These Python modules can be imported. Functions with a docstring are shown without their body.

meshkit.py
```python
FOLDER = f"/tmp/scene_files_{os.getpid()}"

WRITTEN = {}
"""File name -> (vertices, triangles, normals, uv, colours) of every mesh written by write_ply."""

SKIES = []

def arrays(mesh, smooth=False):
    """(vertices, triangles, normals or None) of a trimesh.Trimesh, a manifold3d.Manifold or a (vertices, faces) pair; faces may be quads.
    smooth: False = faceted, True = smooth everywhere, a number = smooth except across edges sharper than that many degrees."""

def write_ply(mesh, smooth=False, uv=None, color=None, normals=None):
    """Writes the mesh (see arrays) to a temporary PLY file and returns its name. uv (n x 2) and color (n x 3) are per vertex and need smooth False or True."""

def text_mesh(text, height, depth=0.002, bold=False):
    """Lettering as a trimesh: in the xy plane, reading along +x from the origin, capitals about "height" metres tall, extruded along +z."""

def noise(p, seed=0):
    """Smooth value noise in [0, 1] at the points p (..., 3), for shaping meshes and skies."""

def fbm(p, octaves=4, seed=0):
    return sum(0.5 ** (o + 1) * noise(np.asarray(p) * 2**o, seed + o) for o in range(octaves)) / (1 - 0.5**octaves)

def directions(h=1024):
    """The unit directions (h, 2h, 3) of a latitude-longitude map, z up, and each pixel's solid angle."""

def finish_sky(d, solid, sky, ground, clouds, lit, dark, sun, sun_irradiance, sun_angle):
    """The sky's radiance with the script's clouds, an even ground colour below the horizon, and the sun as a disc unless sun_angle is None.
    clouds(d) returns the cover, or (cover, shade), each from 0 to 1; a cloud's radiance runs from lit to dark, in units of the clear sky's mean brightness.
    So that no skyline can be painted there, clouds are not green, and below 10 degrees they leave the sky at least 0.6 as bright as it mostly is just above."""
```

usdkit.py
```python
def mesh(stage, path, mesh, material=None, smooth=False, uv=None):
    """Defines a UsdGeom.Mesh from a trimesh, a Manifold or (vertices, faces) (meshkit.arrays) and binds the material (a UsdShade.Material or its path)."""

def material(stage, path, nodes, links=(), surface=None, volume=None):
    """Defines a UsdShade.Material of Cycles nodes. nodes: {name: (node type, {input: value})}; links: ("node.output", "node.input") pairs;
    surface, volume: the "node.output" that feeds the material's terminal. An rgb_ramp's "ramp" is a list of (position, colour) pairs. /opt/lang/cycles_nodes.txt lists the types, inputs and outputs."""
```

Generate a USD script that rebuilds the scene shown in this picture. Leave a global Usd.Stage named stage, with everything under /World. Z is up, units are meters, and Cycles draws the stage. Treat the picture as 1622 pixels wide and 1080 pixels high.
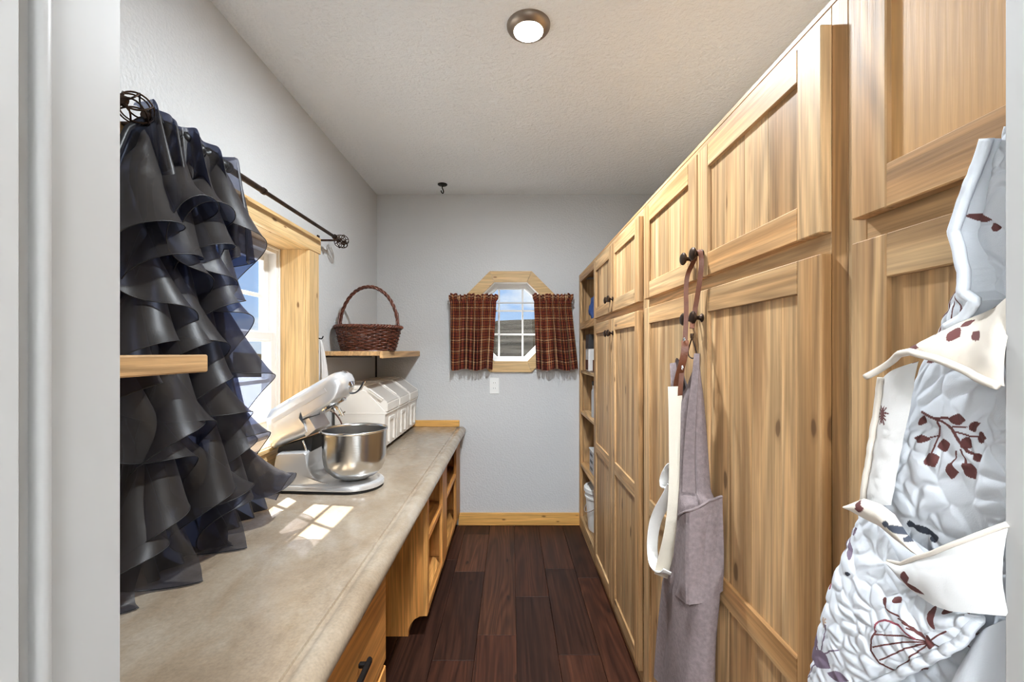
import math, random
import numpy as np, trimesh, usdkit
from scipy.spatial import cKDTree
from scipy.ndimage import gaussian_filter
from shapely.geometry import Polygon
from pxr import Usd, UsdGeom, UsdLux, UsdShade, Gf, Sdf, Vt
from meshkit import fbm, noise, text_mesh

stage = Usd.Stage.CreateInMemory()
UsdGeom.Xform.Define(stage, '/World')
rng = np.random.default_rng(7)

# ------------------------------------------------------------------ camera, sky, sun, exposure
EYE = 1.288
cam = UsdGeom.Camera.Define(stage, '/World/camera')
cam.CreateHorizontalApertureAttr(36.0)
cam.CreateFocalLengthAttr(690 * 36 / 1622)
cam.CreateHorizontalApertureOffsetAttr(2 * 36 / 1622)
cam.CreateVerticalApertureOffsetAttr(15 * 36 / 1622)
cam.CreateClippingRangeAttr((0.02, 5000))
cam.AddTranslateOp().Set((0, 0, EYE)); cam.AddRotateXOp().Set(90)
cam.CreateExposureAttr(0.55)

sky = usdkit.material(stage, '/World/Looks/sky_air', {
    "tc": ("texture_coordinate", {}), "sp": ("separate_xyz", {}),
    "air": ("rgb_ramp", {"ramp": [(0.0, (0.40, 0.50, 0.62)), (0.10, (0.27, 0.41, 0.65)), (0.35, (0.18, 0.32, 0.60)), (1.0, (0.10, 0.22, 0.50))]}),
    "map": ("mapping", {"scale": (1.0, 1.0, 2.8)}),
    "n": ("noise_texture", {"scale": 4.2, "detail": 7, "roughness": 0.58, "distortion": 0.2}),
    "r": ("rgb_ramp", {"ramp": [(0.0, (0, 0, 0)), (0.47, (0, 0, 0)), (0.63, (1, 1, 1)), (1, (1, 1, 1))]}),
    "mx": ("mix", {"color2": (0.66, 0.68, 0.70)}),
    "b": ("background_shader", {"strength": 1.0})},
    [("tc.generated", "sp.vector"), ("sp.z", "air.fac"), ("tc.generated", "map.vector"), ("map.vector", "n.vector"), ("n.fac", "r.fac"), ("air.color", "mx.color1"), ("r.color", "mx.fac"), ("mx.color", "b.color")], surface="b.background")
dome = UsdLux.DomeLight.Define(stage, '/World/sky')
dome.CreateIntensityAttr(1.0)
UsdShade.MaterialBindingAPI.Apply(dome.GetPrim()).Bind(sky)

sun = UsdLux.DistantLight.Define(stage, '/World/sun')
sun.CreateAngleAttr(0.53); sun.CreateNormalizeAttr(True); sun.CreateIntensityAttr(4.2); sun.CreateColorAttr((1.0, 0.96, 0.9))
_d = np.array([1.0, -0.65, -1.6]); _d /= np.linalg.norm(_d)
_z = -_d; _x = np.cross([0, 0, 1.0], _z); _x /= np.linalg.norm(_x); _y = np.cross(_z, _x)
_m = np.eye(4); _m[0, :3], _m[1, :3], _m[2, :3] = _x, _y, _z; _m[3, :3] = (-6, 5, 9)
sun.AddTransformOp().Set(Gf.Matrix4d(*_m.ravel().tolist()))

LAMP = 1350.0        # radiance of the pantry's ceiling lamp lens
HALL = 80.0         # radiance of the hall's ceiling lamp

# ------------------------------------------------------------------ helpers
class T:
    def __init__(s, path, loc): s.path, s.loc = path, np.array(loc, float)
_used = {}
def fresh(parent, name):
    k = (parent, name); n = _used.get(k, -1) + 1; _used[k] = n
    return f"{parent}/{name}" + (f"_{n:03d}" if n else "")
def tag(path, **kw):
    p = stage.GetPrimAtPath(path)
    for k, v in kw.items():
        if v is not None: p.SetCustomDataByKey(k, v)
def thing(name, loc, label=None, cat=None, group=None, kind=None):
    path = fresh('/World', name)
    UsdGeom.Xform.Define(stage, path).AddTranslateOp().Set(tuple(float(a) for a in loc))
    tag(path, label=label, category=cat, group=group, kind=kind)
    return T(path, loc)
def cat_mesh(g):
    if isinstance(g, (list, tuple)) and not (len(g) == 2 and isinstance(g[0], np.ndarray)):
        return trimesh.util.concatenate([cat_mesh(x) for x in g])
    if isinstance(g, tuple):
        f = np.asarray(g[1])
        if f.shape[1] == 4: f = np.vstack([f[:, [0, 1, 2]], f[:, [0, 2, 3]]])
        return trimesh.Trimesh(np.asarray(g[0], float), f, process=False)
    return g
def part(name, geom, mat, parent=None, smooth=False, attr=None, **kw):
    m = cat_mesh(geom).copy()
    base = parent.path if parent else '/World'
    loc = parent.loc if parent else np.zeros(3)
    m.apply_translation(-loc)
    path = fresh(base, name)
    g = usdkit.mesh(stage, path, m, mat, smooth=smooth)
    for k, v in (attr or {}).items():
        UsdGeom.PrimvarsAPI(g).CreatePrimvar(k, Sdf.ValueTypeNames.Color3fArray, "vertex").Set(Vt.Vec3fArray.FromNumpy(np.asarray(v, np.float32)))
    tag(path, **kw)
    return T(path, loc)
def solo(name, geom, mat, label, cat, smooth=False, group=None, attr=None):
    return part(name, geom, mat, None, smooth, attr, label=label, category=cat, group=group)
def copy_of(t, name, loc, label, cat, group=None):
    path = fresh('/World', name)
    x = UsdGeom.Xform.Define(stage, path); x.AddTranslateOp().Set(tuple(float(a) for a in loc))
    p = x.GetPrim(); p.GetReferences().AddInternalReference(t.path); p.SetInstanceable(True)
    tag(path, label=label, category=cat, group=group)
    return T(path, loc)

def cbox(x0, x1, y0, y1, z0, z1, c=0.0015):
    lo, hi = np.minimum([x0, y0, z0], [x1, y1, z1]), np.maximum([x0, y0, z0], [x1, y1, z1])
    if c <= 0:
        m = trimesh.creation.box(hi - lo); m.apply_translation((lo + hi) / 2); return m
    c = min(c, (hi - lo).min() * 0.45)
    pts = []
    for s in np.ndindex(2, 2, 2):
        k = np.where(s, hi, lo); d = np.where(s, -1, 1) * c
        for a in range(3):
            q = k + d; q[a] = k[a]; pts.append(q)
    return trimesh.convex.convex_hull(np.array(pts))
def grid(P, closed_u=False, closed_v=False):
    P = np.asarray(P, float); nu, nv = P.shape[:2]
    i, j = np.meshgrid(np.arange(nu if closed_u else nu - 1), np.arange(nv if closed_v else nv - 1), indexing='ij')
    i2, j2 = (i + 1) % nu, (j + 1) % nv
    q = np.stack([i * nv + j, i2 * nv + j, i2 * nv + j2, i * nv + j2], -1).reshape(-1, 4)
    return trimesh.Trimesh(P.reshape(-1, 3), np.vstack([q[:, [0, 1, 2]], q[:, [0, 2, 3]]]), process=False)
def tube(pts, r, n=8, closed=False, caps=True):
    p = np.asarray(pts, float); m = len(p)
    r = np.broadcast_to(np.asarray(r, float), (m,))
    t = (np.roll(p, -1, 0) - np.roll(p, 1, 0)) if closed else np.gradient(p, axis=0)
    t /= np.linalg.norm(t, axis=1, keepdims=True) + 1e-12
    a = np.cross(t[0], [0, 0, 1.0] if abs(t[0, 2]) < 0.9 else [1.0, 0, 0]); a /= np.linalg.norm(a)
    A = []
    for k in range(m):
        a = a - t[k] * (a @ t[k]); a /= np.linalg.norm(a) + 1e-12; A.append(a)
    A = np.array(A); B = np.cross(t, A)
    th = np.arange(n) * 2 * np.pi / n
    P = p[:, None] + r[:, None, None] * (np.cos(th)[None, :, None] * A[:, None] + np.sin(th)[None, :, None] * B[:, None])
    g = grid(P, closed_u=closed, closed_v=True)
    if closed or not caps: return g
    v = np.vstack([g.vertices, p[0], p[-1]]); k = len(g.vertices); f = [g.faces]
    idx = np.arange(n)
    f.append(np.stack([np.full(n, k), idx, (idx + 1) % n], 1))
    f.append(np.stack([np.full(n, k + 1), (m - 1) * n + (idx + 1) % n, (m - 1) * n + idx], 1))
    return trimesh.Trimesh(v, np.vstack(f), process=False)
def strap(pts, w, th, side):
    """a flat band along pts; side = direction across its width"""
    p = np.asarray(pts, float); t = np.gradient(p, axis=0); t /= np.linalg.norm(t, axis=1, keepdims=True)
    s = np.broadcast_to(np.asarray(side, float), p.shape); s = s - t * (s * t).sum(1, keepdims=True); s = s / np.linalg.norm(s, axis=1, keepdims=True)
    n = np.cross(t, s); w = np.broadcast_to(w, (len(p),))[:, None]
    ring = np.stack([p - s * w / 2 - n * th / 2, p + s * w / 2 - n * th / 2, p + s * w / 2 + n * th / 2, p - s * w / 2 + n * th / 2], 1)
    g = grid(ring, closed_v=True); k = (len(p) - 1) * 4
    return trimesh.Trimesh(g.vertices, np.vstack([g.faces, [[0, 1, 2], [0, 2, 3], [k, k + 2, k + 1], [k, k + 3, k + 2]]]), process=False)
def spline(pts, n):
    from scipy.interpolate import CubicSpline
    p = np.asarray(pts, float); d = np.r_[0, np.cumsum(np.linalg.norm(np.diff(p, axis=0), axis=1))]
    return CubicSpline(d, p)(np.linspace(0, d[-1], n))
def resample(pts, n):
    p = np.asarray(pts, float); d = np.r_[0, np.cumsum(np.linalg.norm(np.diff(p, axis=0), axis=1))]
    x = np.linspace(0, d[-1], n)
    return np.stack([np.interp(x, d, p[:, k]) for k in range(p.shape[1])], 1)
def lathe(prof, n=32, at=(0, 0, 0), axis='z'):
    prof = np.asarray(prof, float); th = np.arange(n) * 2 * np.pi / n
    P = np.stack([prof[:, 0, None] * np.cos(th), prof[:, 0, None] * np.sin(th), np.broadcast_to(prof[:, 1, None], (len(prof), n))], -1)
    if axis == 'x': P = P[..., [2, 0, 1]]
    elif axis == '-x': P = P[..., [2, 1, 0]] * [-1, 1, 1]
    elif axis == 'y': P = P[..., [1, 2, 0]]
    g = grid(P, closed_v=True); g.apply_translation(at)
    return g
def prism(poly, a0, a1, plane='xz'):
    """extrude a polygon drawn in a plane along the third axis from a0 to a1"""
    p = poly if isinstance(poly, Polygon) else Polygon(poly)
    m = trimesh.creation.extrude_polygon(p, abs(a1 - a0), engine='earcut'); v = m.vertices.copy(); z = v[:, 2] + min(a0, a1)
    if plane == 'xz': m.vertices = np.stack([v[:, 0], z, v[:, 1]], 1)
    elif plane == 'yz': m.vertices = np.stack([z, v[:, 0], v[:, 1]], 1)
    else: m.vertices = np.stack([v[:, 0], v[:, 1], z], 1)
    m.fix_normals(); return m
def loaf(poly, y0, half, p=3.0, n=13, mn=0.55, n2=48):
    """polygon in xz, swollen across y: slices shrink toward the sides"""
    pts = np.asarray(poly, float); pts = resample(np.vstack([pts, pts[:1]]), n2 + 1)[:-1]; c = pts.mean(0)
    S = []
    for t in np.sin(np.linspace(-1, 1, n) * np.pi / 2):
        s = mn + (1 - mn) * (1 - abs(t) ** p) ** (1 / p)
        q = c + (pts - c) * s
        S.append(np.stack([q[:, 0], np.full(len(q), y0 + half * t), q[:, 1]], 1))
    g = grid(np.array(S), closed_v=True); k = len(g.vertices); m = len(pts); i = np.arange(m)
    v = np.vstack([g.vertices, S[0].mean(0), S[-1].mean(0)]); b = (n - 1) * m
    f = np.vstack([g.faces, np.stack([np.full(m, k), (i + 1) % m, i], 1), np.stack([np.full(m, k + 1), b + i, b + (i + 1) % m], 1)])
    g = trimesh.Trimesh(v, f, process=False); g.fix_normals(); return g
def Yat(px, X): return X * 690 / (px - 809)
def world(px, py, X):
    Y = Yat(px, X); return np.array([X, Y, EYE - (py - 555) * Y / 690])

# ------------------------------------------------------------------ materials
def plain(name, color, rough=0.5, metal=0.0, **kw):
    return usdkit.material(stage, f'/World/Looks/{name}', {"p": ("principled_bsdf", {"base_color": color, "roughness": rough, "metallic": metal, **kw})}, surface="p.BSDF")
def bumpy(name, color, rough, scale, dist, detail=2, strength=0.5, color2=None, cscale=3, **kw):
    n = {"g": ("geometry", {}), "n": ("noise_texture", {"scale": scale, "detail": detail}), "b": ("bump", {"strength": strength, "distance": dist}),
         "p": ("principled_bsdf", {"base_color": color, "roughness": rough, **kw})}
    l = [("g.position", "n.vector"), ("n.fac", "b.height"), ("b.normal", "p.normal")]
    if color2:
        n["m"] = ("noise_texture", {"scale": cscale, "detail": 4}); n["r"] = ("rgb_ramp", {"ramp": [(0.3, color), (0.7, color2)]})
        l += [("g.position", "m.vector"), ("m.fac", "r.fac"), ("r.color", "p.base_color")]
    return usdkit.material(stage, f'/World/Looks/{name}', n, l, surface="p.BSDF")
def wood(name, axis, light, mid, dark, streak=0.5, knots=0.5, rough=0.48, vary=0.26, grain=0.3, kscale=2.3, fine=165.0, lo=0.66, spec=0.24):
    along = {'x': 0, 'y': 1, 'z': 2}[axis]
    oth = [q for q in 'xyz' if q != axis]
    s1 = [1.0, 1.0, 1.0]; s1[along] = 0.075
    s2 = [1.0, 1.0, 1.0]; s2[along] = 0.03
    s3 = [1.0, 1.0, 1.0]; s3[along] = 0.36
    N = {"g": ("geometry", {}), "o": ("object_info", {}),
         "r1": ("math", {"math_type": "multiply", "value2": 37.0}), "r2": ("math", {"math_type": "multiply", "value2": 91.0}), "r3": ("math", {"math_type": "multiply", "value2": 61.0}),
         "c": ("combine_xyz", {}), "add": ("vector_math", {"math_type": "add"}),
         "m1": ("mapping", {"scale": tuple(s1)}), "m2": ("mapping", {"scale": tuple(s2)}), "m3": ("mapping", {"scale": tuple(s3)}),
         "n1": ("noise_texture", {"scale": 7.0, "detail": 2.0, "roughness": 0.45, "distortion": 0.3}),
         "k": ("math", {"math_type": "multiply", "value2": 95.0}), "sn": ("math", {"math_type": "sine"}), "gm": ("map_range", {"from_min": -1.0, "from_max": 1.0, "to_min": 1.0 - grain, "to_max": 1.0}),
         "n2": ("noise_texture", {"scale": fine, "detail": 3.0, "roughness": 0.62}), "fm": ("map_range", {"from_min": 0.25, "from_max": 0.75, "to_min": lo, "to_max": 1.14}),
         "n3": ("noise_texture", {"scale": 13.0, "detail": 3.0, "roughness": 0.5, "distortion": 0.6}),
         "ramp": ("rgb_ramp", {"ramp": [(0.28, mid), (0.5, tuple(0.5 * (a + b) for a, b in zip(light, mid))), (0.64, light)]}),
         "n4": ("noise_texture", {"scale": 15.0, "detail": 4.0, "roughness": 0.55, "distortion": 0.5}),
         "sr": ("rgb_ramp", {"ramp": [(0.0, (0, 0, 0)), (0.58, (0, 0, 0)), (0.665, (streak,) * 3), (1, (streak,) * 3)]}),
         "sp": ("separate_xyz", {}), "ac": ("math", {"math_type": "add"}), "cv": ("combine_xyz", {}), "v": ("voronoi_texture", {"dimensions": "2D", "scale": kscale * 2.0, "feature": "f1", "randomness": 1.0}),
         "kn": ("noise_texture", {"scale": 30.0, "detail": 2.0}), "ka": ("math", {"math_type": "multiply_add", "value2": 0.09, "value3": -0.045}), "kd": ("math", {"math_type": "add"}),
         "kr": ("rgb_ramp", {"ramp": [(0.0, (knots,) * 3), (0.026, (knots * 0.95,) * 3), (0.036, (knots * .3,) * 3), (0.06, (0, 0, 0)), (1, (0, 0, 0))]}),
         "mul1": ("mix", {"mix_type": "multiply", "fac": 1.0}), "mul2": ("mix", {"mix_type": "multiply", "fac": 1.0}),
         "mix1": ("mix", {"color2": dark}), "mix2": ("mix", {"color2": tuple(x * 0.45 for x in dark)}),
         "vv": ("map_range", {"from_min": 0.0, "from_max": 1.0, "to_min": 1.0 - vary, "to_max": 1.0 + vary * 0.5}),
         "hsv": ("hsv", {}),
         "bp": ("bump", {"strength": 0.25, "distance": 0.001}),
         "p": ("principled_bsdf", {"roughness": rough, "specular_ior_level": spec})}
    L = [("o.random", "r1.value1"), ("o.random", "r2.value1"), ("o.random", "r3.value1"), ("r1.value", "c.x"), ("r2.value", "c.y"), ("r3.value", "c.z"),
         ("g.position", "add.vector1"), ("c.vector", "add.vector2"), ("add.vector", "m1.vector"), ("add.vector", "m2.vector"), ("add.vector", "m3.vector"),
         ("m1.vector", "n1.vector"), ("n1.fac", "k.value1"), ("k.value", "sn.value1"), ("sn.value", "gm.value"),
         ("m2.vector", "n2.vector"), ("n2.fac", "fm.value"), ("m2.vector", "n3.vector"), ("n3.fac", "ramp.fac"),
         ("m1.vector", "n4.vector"), ("n4.fac", "sr.fac"), ("m3.vector", "sp.vector"), (f"sp.{oth[0]}", "ac.value1"), (f"sp.{oth[1]}", "ac.value2"), ("ac.value", "cv.x"), (f"sp.{axis}", "cv.y"), ("cv.vector", "v.vector"), ("m3.vector", "kn.vector"), ("kn.fac", "ka.value1"), ("v.distance", "kd.value1"), ("ka.value", "kd.value2"), ("kd.value", "kr.fac"),
         ("ramp.color", "mul1.color1"), ("gm.result", "mul1.color2"), ("mul1.color", "mul2.color1"), ("fm.result", "mul2.color2"),
         ("mul2.color", "mix1.color1"), ("sr.color", "mix1.fac"), ("mix1.color", "mix2.color1"), ("kr.color", "mix2.fac"),
         ("o.random", "vv.value"), ("vv.result", "hsv.value"), ("mix2.color", "hsv.color"), ("hsv.color", "p.base_color"), ("n2.fac", "bp.height"), ("bp.normal", "p.normal")]
    return usdkit.material(stage, f'/World/Looks/{name}', N, L, surface="p.BSDF")

HL, HM, HD = (0.78, 0.525, 0.275), (0.55, 0.295, 0.118), (0.15, 0.062, 0.025)
hick = {a: wood(f'hickory_{a}', a, HL, HM, HD, streak=0.42, knots=0.75) for a in 'yzx'}
hickory_plain = wood('oak_panel_z', 'z', (0.68, 0.40, 0.165), (0.61, 0.345, 0.135), HD, streak=0.0, knots=0.0, vary=0.05, grain=0.12, lo=0.84)
AL, AM, AD = (0.95, 0.46, 0.135), (0.80, 0.335, 0.082), (0.16, 0.05, 0.012)
amber = {a: wood(f'amber_wood_{a}', a, AL, AM, AD, streak=0.35, knots=0.4) for a in 'yzx'}
PL, PM, PD = (0.80, 0.56, 0.29), (0.72, 0.47, 0.21), (0.38, 0.18, 0.06)
pine = {a: wood(f'pine_{a}', a, PL, PM, PD, streak=0.08, knots=0.85, vary=0.06, grain=0.12, kscale=3.6, rough=0.35) for a in 'yzx'}
BL, BM, BD = (0.90, 0.50, 0.15), (0.80, 0.41, 0.11), (0.3, 0.12, 0.03)
base_pine = wood('base_pine_x', 'x', BL, BM, BD, streak=0.1, knots=0.8, vary=0.05, grain=0.15, kscale=3.6)
shelf_wood = {a: wood(f'shelf_wood_{a}', a, (0.74, 0.47, 0.23), (0.62, 0.36, 0.16), HD, streak=0.1, knots=0.2, vary=0.05) for a in 'yx'}
plank_mats = [wood('floor_plank_a', 'y', (0.098, 0.034, 0.017), (0.058, 0.019, 0.010), (0.03, 0.013, 0.008), streak=0.7, knots=0.8, rough=0.5, vary=0.16, grain=0.42, fine=110.0, lo=0.5, spec=0.22),
              wood('floor_plank_b', 'y', (0.062, 0.023, 0.013), (0.038, 0.014, 0.008), (0.025, 0.011, 0.007), streak=0.7, knots=0.7, rough=0.5, vary=0.16, grain=0.42, fine=110.0, lo=0.5, spec=0.22),
              wood('floor_plank_c', 'y', (0.155, 0.058, 0.028), (0.090, 0.034, 0.017), (0.035, 0.015, 0.009), streak=0.8, knots=0.9, rough=0.5, vary=0.16, grain=0.42, fine=110.0, lo=0.5, spec=0.22)]

wall_paint = bumpy('wall_paint', (0.575, 0.58, 0.58), 0.42, 85, 0.007, detail=2, strength=0.4)
ceiling_paint = bumpy('ceiling_paint', (0.84, 0.88, 0.92), 0.36, 60, 0.012, detail=2.5, strength=0.6)
trim_paint = plain('trim_paint', (0.43, 0.425, 0.412), 0.4)
white_vinyl = plain('white_vinyl', (0.80, 0.80, 0.79), 0.35)
hall_paint = plain('hall_paint', (0.82, 0.82, 0.81), 0.6)
bronze = bumpy('dark_bronze', (0.030, 0.020, 0.015), 0.38, 60, 0.001, metallic=0.85, color2=(0.075, 0.045, 0.03), cscale=40)
black_metal = plain('black_metal', (0.015, 0.014, 0.014), 0.45, 0.6)
nickel = plain('bronze_trim', (0.30, 0.245, 0.20), 0.35, 0.75)
chrome = plain('chrome', (0.86, 0.87, 0.88), 0.12, 1.0)
satin = plain('satin_silver', (0.78, 0.79, 0.80), 0.26, 0.55)
nickel_band = plain('mixer_band', (.62, .63, .65), .38, .6)
steel = usdkit.material(stage, '/World/Looks/brushed_steel', {"g": ("geometry", {}), "mp": ("mapping", {"scale": (1, 1, 18)}), "n": ("noise_texture", {"scale": 30, "detail": 3}),
    "b": ("bump", {"strength": 0.08, "distance": 0.002}), "p": ("principled_bsdf", {"base_color": (0.66, 0.66, 0.65), "metallic": 1.0, "roughness": 0.2, "anisotropic": 0.4})},
    [("g.position", "mp.vector"), ("mp.vector", "n.vector"), ("n.fac", "b.height"), ("b.normal", "p.normal")], surface="p.BSDF")
black_rubber = plain('black_rubber', (0.012, 0.012, 0.013), 0.6)
bin_white = plain('bin_plastic', (0.80, 0.76, 0.70), 0.4, subsurface_weight=0.0)
bin_clear = usdkit.material(stage, '/World/Looks/bin_lid_frosted', {"t": ("transparent_bsdf", {"color": (0.9, 0.88, 0.84)}), "p": ("principled_bsdf", {"base_color": (0.62, 0.58, 0.53), "roughness": 0.25}), "m": ("mix_closure", {"fac": 0.88})},
    [("t.BSDF", "m.closure1"), ("p.BSDF", "m.closure2")], surface="m.closure")
glass = usdkit.material(stage, '/World/Looks/window_glass', {"f": ("layer_weight", {"blend": 0.5}), "pw": ("math", {"math_type": "power", "value2": 4.0}), "mr": ("map_range", {"to_min": 0.02, "to_max": 0.4}), "t": ("transparent_bsdf", {"color": (0.97, 0.985, 0.985)}), "g": ("glossy_bsdf", {"roughness": 0.02, "color": (0.9, 0.9, 0.9)}), "m": ("mix_closure", {})},
    [("f.facing", "pw.value1"), ("pw.value", "mr.value"), ("mr.result", "m.fac"), ("t.BSDF", "m.closure1"), ("g.BSDF", "m.closure2")], surface="m.closure")
lens_mat = usdkit.material(stage, '/World/Looks/lamp_lens', {"e": ("emission", {"color": (0.87, 0.94, 1.0), "strength": LAMP})}, surface="e.emission")
hall_lens = usdkit.material(stage, '/World/Looks/hall_lamp_lens', {"e": ("emission", {"color": (0.90, 0.95, 1.0), "strength": HALL})}, surface="e.emission")
counter_mat = usdkit.material(stage, '/World/Looks/cast_counter', {
    "g": ("geometry", {}), "mp": ("mapping", {"rotation": (0, 0, 0.5), "scale": (1.0, 0.4, 1)}), "n": ("noise_texture", {"scale": 7.5, "detail": 6, "roughness": 0.6, "distortion": 0.6}),
    "r": ("rgb_ramp", {"ramp": [(0.25, (0.225, 0.168, 0.112)), (0.45, (0.325, 0.252, 0.178)), (0.58, (0.37, 0.305, 0.23)), (0.75, (0.44, 0.38, 0.31))]}),
    "n2": ("noise_texture", {"scale": 160, "detail": 3}), "fm": ("map_range", {"from_min": 0.3, "from_max": 0.7, "to_min": 0.86, "to_max": 1.06}), "mul": ("mix", {"mix_type": "multiply", "fac": 1.0}),
    "n3": ("noise_texture", {"scale": 22, "detail": 3}), "b": ("bump", {"strength": 0.25, "distance": 0.0016}), "rr": ("map_range", {"from_min": 0.3, "from_max": 0.7, "to_min": 0.15, "to_max": 0.28}),
    "p": ("principled_bsdf", {"specular_ior_level": 0.5})},
    [("g.position", "mp.vector"), ("mp.vector", "n.vector"), ("n.fac", "r.fac"), ("g.position", "n2.vector"), ("n2.fac", "fm.value"), ("r.color", "mul.color1"), ("fm.result", "mul.color2"), ("mul.color", "p.base_color"),
     ("g.position", "n3.vector"), ("n3.fac", "b.height"), ("b.normal", "p.normal"), ("n3.fac", "rr.value"), ("rr.result", "p.roughness")], surface="p.BSDF")
wicker = bumpy('wicker', (0.045, 0.011, 0.006), 0.35, 150, 0.001, color2=(0.125, 0.034, 0.016), cscale=45)
def sheer(name, col, fac, tcol, rough=0.42):
    return usdkit.material(stage, f'/World/Looks/{name}', {"t": ("transparent_bsdf", {"color": tcol}), "p": ("principled_bsdf", {"base_color": col, "roughness": rough, "specular_ior_level": 0.35, "sheen_weight": 0.13, "sheen_roughness": 0.4, "sheen_tint": (0.75, 0.72, 0.75)}),
        "tr": ("translucent_bsdf", {"color": (0.05, 0.06, 0.10)}), "a": ("mix_closure", {"fac": 0.14}), "m": ("mix_closure", {"fac": fac})},
        [("p.BSDF", "a.closure1"), ("tr.BSDF", "a.closure2"), ("t.BSDF", "m.closure1"), ("a.closure", "m.closure2")], surface="m.closure")
organza = sheer('black_organza', (0.038, 0.032, 0.028), 0.64, (0.62, 0.68, 0.90))
organza_lining = sheer('black_lining', (0.010, 0.010, 0.010), 0.96, (0.35, 0.4, 0.6))
piping_black = plain('black_piping', (0.008, 0.008, 0.010), 0.5)
def plaid():
    WR = [(0, (0.20, 0.032, 0.016)), (0.10, (0.085, 0.014, 0.009)), (0.24, (0.50, 0.15, 0.04)), (0.31, (0.085, 0.014, 0.009)), (0.42, (0.86, 0.58, 0.30)), (0.46, (0.20, 0.04, 0.02)), (0.50, (0.86, 0.58, 0.30)), (0.54, (0.11, 0.018, 0.011)), (0.70, (0.52, 0.16, 0.04)), (0.77, (0.075, 0.014, 0.010)), (0.9, (0.22, 0.036, 0.018))]
    N = {"a": ("attribute", {"attribute": "clothuv"}), "s": ("separate_xyz", {}),
         "fu": ("math", {"math_type": "multiply", "value2": 1 / 0.105}), "fv": ("math", {"math_type": "multiply", "value2": 1 / 0.078}), "fu2": ("math", {"math_type": "fraction"}), "fv2": ("math", {"math_type": "fraction"}),
         "ru": ("rgb_ramp", {"ramp": WR, "interpolate": False}), "rv": ("rgb_ramp", {"ramp": WR, "interpolate": False}), "m": ("mix", {"fac": 0.5}),
         "p": ("principled_bsdf", {"roughness": 0.85}), "tr": ("translucent_bsdf", {}), "mx": ("mix_closure", {"fac": 0.22})}
    L = [("a.vector", "s.vector"), ("s.x", "fu.value1"), ("s.y", "fv.value1"), ("fu.value", "fu2.value1"), ("fv.value", "fv2.value1"), ("fu2.value", "ru.fac"), ("fv2.value", "rv.fac"), ("ru.color", "m.color1"), ("rv.color", "m.color2"),
         ("m.color", "p.base_color"), ("m.color", "tr.color"), ("p.BSDF", "mx.closure1"), ("tr.BSDF", "mx.closure2")]
    return usdkit.material(stage, '/World/Looks/plaid_cloth', N, L, surface="mx.closure")
plaid_mat = plaid()
linen_grey = bumpy('grey_linen', (0.185, 0.145, 0.145), 0.9, 420, 0.0015, detail=2, strength=0.6, color2=(0.255, 0.205, 0.205), cscale=120)
cream_tape = bumpy('cream_tape', (0.72, 0.66, 0.55), 0.85, 500, 0.001)
white_tape = bumpy('white_tape', (0.78, 0.77, 0.74), 0.85, 500, 0.001)
leather = bumpy('tan_leather', (0.11, 0.030, 0.011), 0.5, 200, 0.0008, color2=(0.18, 0.055, 0.018), cscale=30)
towel_mat = bumpy('white_towel', (0.62, 0.60, 0.58), 0.95, 400, 0.002)
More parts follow.
